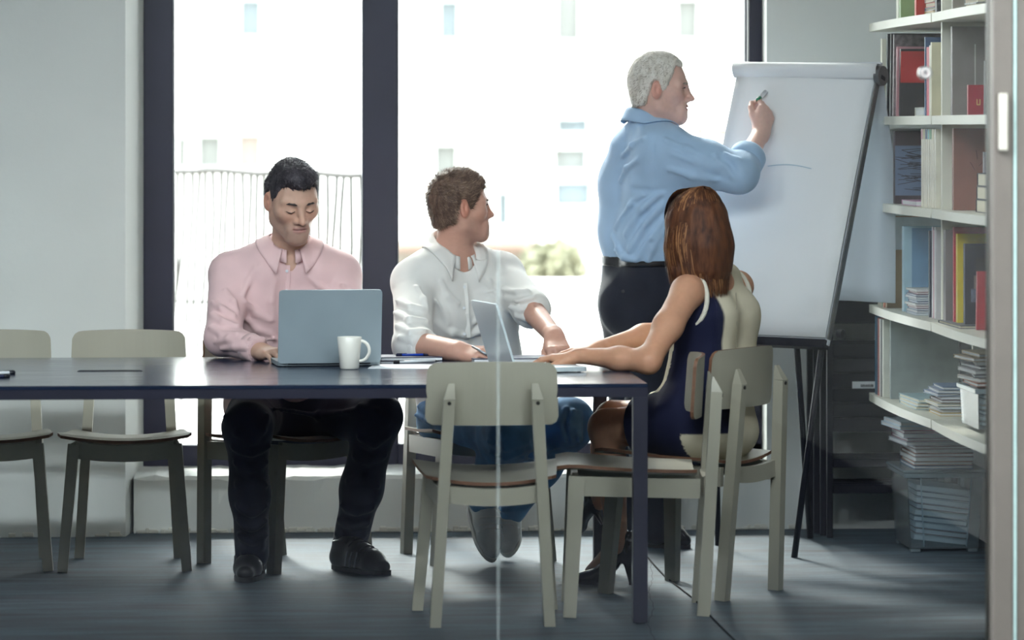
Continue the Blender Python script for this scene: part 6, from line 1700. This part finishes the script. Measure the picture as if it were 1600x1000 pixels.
# ================================================================ woman with long brown hair, back to us
def woman():
    J = dict(pel=W(1098, 652, 12.73), wai=W(1113, 572, 12.77), che=W(1118, 495, 12.78), nb=W(1108, 425, 12.77), hd=W(1083, 356, 12.74),
             ls=W(1074, 456, 12.62), le=W(1013, 564, 12.40), lw=W(904, 556, 12.53), rs=W(1152, 448, 12.93), re=W(1052, 512, 13.00), rw=W(932, 545, 12.80),
             lh=W(1076, 660, 12.66), lk=W(948, 668, 12.85), la=W(966, 852, 12.86), rh=W(1112, 655, 12.83), rk=W(958, 655, 13.03), ra=W(934, 782, 13.13))
    t = thing('person', 'long-haired woman in a navy and cream sleeveless dress seated with her back to us', 'person', tuple(J['pel'])[:2]+(0,))
    fwd = nrm(uvd(-.84, .54)); rgt = np.cross(fwd, UPZ); lft = -rgt
    R = frame(uvd(-.66, .75), pitch=math.radians(6)); s = .98; o = J['hd']
    S = Soft(); T = head_shapes(S, o, R, s, nose=.85)
    S.cone(T(0, -.03, -.045), J['nb']+V3(0, 0, -.02), .046, .052, .03)
    S.cone(J['nb']-UPZ*.03, J['ls'], .045, .048, .05); S.cone(J['nb']-UPZ*.03, J['rs'], .045, .048, .05)
    for sg in (-1, 1): S.chain([J['nb']+rgt*sg*.05+V3(0, 0, -.08), J['che']+rgt*sg*.06, J['wai']+rgt*sg*.05, J['pel']+rgt*sg*.07], [.07, .085, .08, .10], .05)
    mdl = J['ls']*.5+J['le']*.5
    S.chain([J['ls'], mdl, J['le']], [.052, .046, .037], .03); S.chain([J['le'], J['le']*.6+J['lw']*.4, J['lw']], [.038, .037, .024], .03)
    S.chain([J['rs'], J['re']], [.050, .037], .03); S.chain([J['re'], J['re']*.6+J['rw']*.4, J['rw']], [.036, .036, .024], .03)
    for k in 'lr': S.chain([J[k+'h'], J[k+'k']], [.085, .060], .03); S.chain([J[k+'k'], J[k+'k']*.65+J[k+'a']*.35, J[k+'a']], [.056, .052, .031], .03)
    S.cone(J['la'], FL(925, 908)+V3(0, 0, .03), .030, .026, .02); S.cone(J['ra'], J['ra']+uvd(-.09, .06)+V3(0, 0, -.07), .029, .024, .02)
    hl = nrm(W(850, 560, 12.57)-J['lw']); hand_shapes(S, J['lw'], hl, UPZ, -1, None, .07, .92, (.5, .85, -.25), .2, each=[(.18, .30, .22), (.16, .30, .22), (.18, .30, .22), (.22, .3, .2)])
    hr = nrm(W(880, 552, 12.74)-J['rw']); hand_shapes(S, J['rw'], hr, UPZ, 1, None, .07, .92, (.5, .85, -.25), .2, each=[(.18, .30, .22)]*4)
    b2 = box_around(J['lw']+hl*.08, (.15, .12, .07)); b3 = box_around(J['rw']+hr*.08, (.14, .14, .07)); b1 = box_around(o-UPZ*.02, (.15, .15, .16))
    P, F = body_mesh(S, [(*b1, .0045), (*b2, .0028), (*b3, .0032)], .007)
    tint = skin_tint(P, o, R, s, (.62, .32, .20)); np_obj('body', P, F, M['skin'], t, tint)
    # dress
    C = Soft()
    for sg in (-1, 1): C.chain([J['nb']+rgt*sg*.060+V3(0, 0, -.075), J['che']+rgt*sg*.072, J['wai']+rgt*sg*.062, J['pel']+rgt*sg*.085], [.070, .102, .100, .128], .06)
    for k, sg in (('l', 1), ('r', -1)):
        C.cone(J['nb']-UPZ*.028, J['nb']*.42+J[k+'s']*.58+UPZ*.012, .050, .050, .04)
    C.ell(J['pel']-fwd*.02+V3(0, 0, -.05), (.165, .165, .105), None, .06)
    for k in 'lr':
        e = J[k+'h']*.42+J[k+'k']*.58; ax = nrm(J[k+'k']-J[k+'h']); C.cone(J[k+'h']+V3(0, 0, .0), e+ax*.06, .112, .088, .05, clip=[(e, ax)])
    C.cone(J['lh']*.45+J['lk']*.55, J['rh']*.45+J['rk']*.55, .075, .075, .05, clip=[(J['lh']*.42+J['lk']*.58, nrm(J['lk']-J['lh']))])
    # armholes
    for k, sg in (('l', 1), ('r', -1)): C.cone(J[k+'s']+lft*sg*.03+UPZ*.03, J[k+'s']+lft*sg*.05-UPZ*.09+(J[k+'e']-J[k+'s'])*.1, .062, .060, .012, -1)
    P2, F2 = C.mesh(.0060); P2 = wrinkle(P2, F2, .0025, 8, (1, 1, .8), 31)
    N2 = normals(P2, F2); l = (P2-J['che'])@lft; cen = (P2-J['che'])@fwd; z = P2[:, 2]
    navy = np.array(srgb(20, 24, 54)[:3]); cream = np.array(srgb(214, 204, 180)[:3])
    nl = N2@lft; nf = N2@fwd
    zw = J['wai'][2]; 
    edge = np.where(z > zw, .124, .124)
    isn = (np.abs(l) > edge) & (nf < .55)
    isn |= (z < J['pel'][2]+.03) & (nf > -.35) & (np.abs(l) > .03) & (N2[:, 2] < .55)
    isn &= ~((z < J['pel'][2]-.04) & (nf < -.25))
    soft = np.clip((np.abs(l)-edge)/.006+.5, 0, 1); w_ = np.where((nf < .55) & (z > J['pel'][2]+.03), soft, isn.astype(float))[:, None]; tint = cream*(1-w_)+navy*w_
    dm = attr_mat('dress_cloth', .85, .3, 0, 40, .06, .2, 500); ds = np_obj('dress', P2, F2, dm, t, tint)
    # cream armhole binding
    for k, sg in (('l', 1), ('r', -1)):
        c = J[k+'s']+lft*sg*-.022-UPZ*.03; mb = MB(); pts = []
        for q in range(25):
            a = 2*math.pi*q/24; pts.append(c+fwd*.062*math.cos(a)+UPZ*.085*math.sin(a)-lft*sg*.012*math.sin(a))
        mb.tube(pts, .0085, 8, caps=False); attach(mb.build('armhole_binding', cloth('cream_binding_'+k, srgb(222, 216, 200)), None, True), ds)
    # back seam
    sx = [(1152, 455), (1153, 480), (1154, 505), (1154, 530), (1153, 548)]
    strip_on(P2, sx, .0022, .0012, 'back_seam', mat('seam_thread', srgb(150, 142, 124), .9), ds)
    # hair: a core volume and long strands from a centre parting
    hm = hair_mat('long_brown_hair', srgb(62, 34, 23), srgb(112, 68, 42), .62)
    hm2 = hair_mat('honey_strands', srgb(112, 70, 42), srgb(172, 122, 80), .6)
    Hc = Soft(); T = lambda x, y, zz: o+R@(np.array([x, y, zz])*s)
    Hc.ell(T(0, -.014, .030), np.array([.084, .102, .094])*s, R, .02)
    Hc.chain([T(0, -.040, .02), T(0, -.055, -.07), T(0, -.050, -.15), T(0, -.045, -.20)], [.082, .082, .068, .028], .05)
    for sx in (-1, 1): Hc.chain([T(sx*.045, .010, .02), T(sx*.060, .012, -.07), T(sx*.062, .010, -.15), T(sx*.060, .005, -.20)], [.042, .043, .036, .014], .04)
    Hc.ell(T(0, .14, -.10), np.array([.046, .085, .15])*s, R, .02, -1)
    PH, FH = Hc.mesh(.0055); PH = wrinkle(PH, FH, .003, 30, (1, 1, .12), 5)
    r_ = np.random.default_rng(77); VV = []; FF = []; MI = []; cnt = 0
    n = 4600; seg = 14
    for i in range(n):
        sd = 1 if r_.random() < .5 else -1; y0 = r_.uniform(-.075, .050); grow = r_.uniform(-.001, .009)
        ex = np.array([.086+grow, .104+grow, .096+grow]); c0 = np.array([0, -.014, .030])
        az_0 = r_.uniform(4, 180); az = sd*math.radians(max(az_0, 40+r_.uniform(0, 10)))
        back = (1-math.cos(az))/2; L = (.135+.185+.05*back)*r_.uniform(.88, 1.13)
        clump = math.sin(az*9+1.0)*.006+math.sin(az*23)*.003; pts = []
        for k in range(seg+1):
            u = k/seg*L; a_ = sd*math.radians(az_0)+(az-sd*math.radians(az_0))*min(1, u/.11); dirh = np.array([math.sin(a_), math.cos(a_)])
            if u < .135:
                th = (u/.135)*math.pi*.5; q = c0+np.array([dirh[0]*math.sin(th)*ex[0]+sd*.002, dirh[1]*math.sin(th)*ex[1]+(1-math.sin(th))*(y0+.014)*.9, math.cos(th)*ex[2]])
            else:
                dz = u-.135; wd = 1+.26*math.sin(min(1, dz/.12)*math.pi*.5)-.28*max(0, (dz-.09)/.13)**1.3
                q = c0+np.array([dirh[0]*(ex[0]*wd+clump*dz*8), dirh[1]*ex[1]*(1-.10*dz/.2) if dirh[1] < 0 else dirh[1]*ex[1]*.92, -dz])
                q += np.array([.005*math.sin(i*1.3+dz*16), .005*math.cos(i*2.1+dz*14), 0])*(dz/.2)
            pts.append(T(*q))
        pts = np.array(pts); w = r_.uniform(.0012, .0024); V = []
        for k in range(seg+1):
            tg = nrm(pts[min(k+1, seg)]-pts[max(k-1, 0)]); cc = T(0, -.02, 0); cc[2] = pts[k][2]; out = nrm(pts[k]-cc+UPZ*.001); sdv = nrm(np.cross(tg, out)); ww = w*(1 if k < seg-2 else (seg-k)/3+.12)
            V += [pts[k]-sdv*ww, pts[k]+sdv*ww]
        VV.append(np.array(V)); FF.append(np.array([[2*k, 2*k+1, 2*k+3, 2*k+2] for k in range(seg)])+cnt); MI += [1 if r_.random() < .22+.3*(math.sin(az*13) > .6) else 0]*seg; cnt += len(V)
    VS = np.concatenate(VV); FS = np.concatenate(FF)
    hp, hf = merge([(PH, FH), (VS, FS)]); np_obj('hair', hp, hf, [hm, hm2], t, mi=np.concatenate([np.zeros(len(FH)), np.array(MI)]))
    eye_parts(o, R, s, t)
    # high-heeled shoes
    def heel_shoe(heel, toe, up=UPZ, hh=.095, s=1.0):
        y = nrm(toe-heel); L = np.linalg.norm(toe-heel); zz = nrm(np.asarray(up)-y*np.dot(up, y)); x = np.cross(y, zz); TT = lambda a, b, c: heel+x*a+y*b*L+zz*c
        Q = Soft(); RR = np.stack([x, y, zz], 1)
        Q.ell(TT(0, .82, .018), (.034, .22*L, .022), RR, .02); Q.chain([TT(0, .70, .024), TT(0, .40, .062), TT(0, .10, hh+.012)], [.030, .026, .028], .02, flat=(zz, .7))
        Q.chain([TT(0, .06, hh+.045), TT(0, .05, hh)], [.028, .030], .02); Q.cone(TT(0, .10, hh-.012), TT(0, .03, .002), .017, .0048, .012)
        P5, F5 = Q.mesh(.0036); so = np_obj('high_heel', P5, F5, M['heel'], t)
        mb = MB(); mb.tube([TT(0, .03, 0), TT(0, .03, .006)], .0058, 10); attach(mb.build('heel_tip', M['dark_plastic']), so)
        return so
    M['heel'] = mat('black_patent', srgb(14, 14, 22), .22, .1, 20, coat=.4)
    heel_shoe(FL(988, 914), FL(898, 912), hh=.110)
    hA = W(944, 822, 13.12); tB = W(892, 836, 13.22); heel_shoe(hA+UPZ*.0, tB-UPZ*.0, nrm(UPZ-RGT*.2), .085)
    return t
woman()
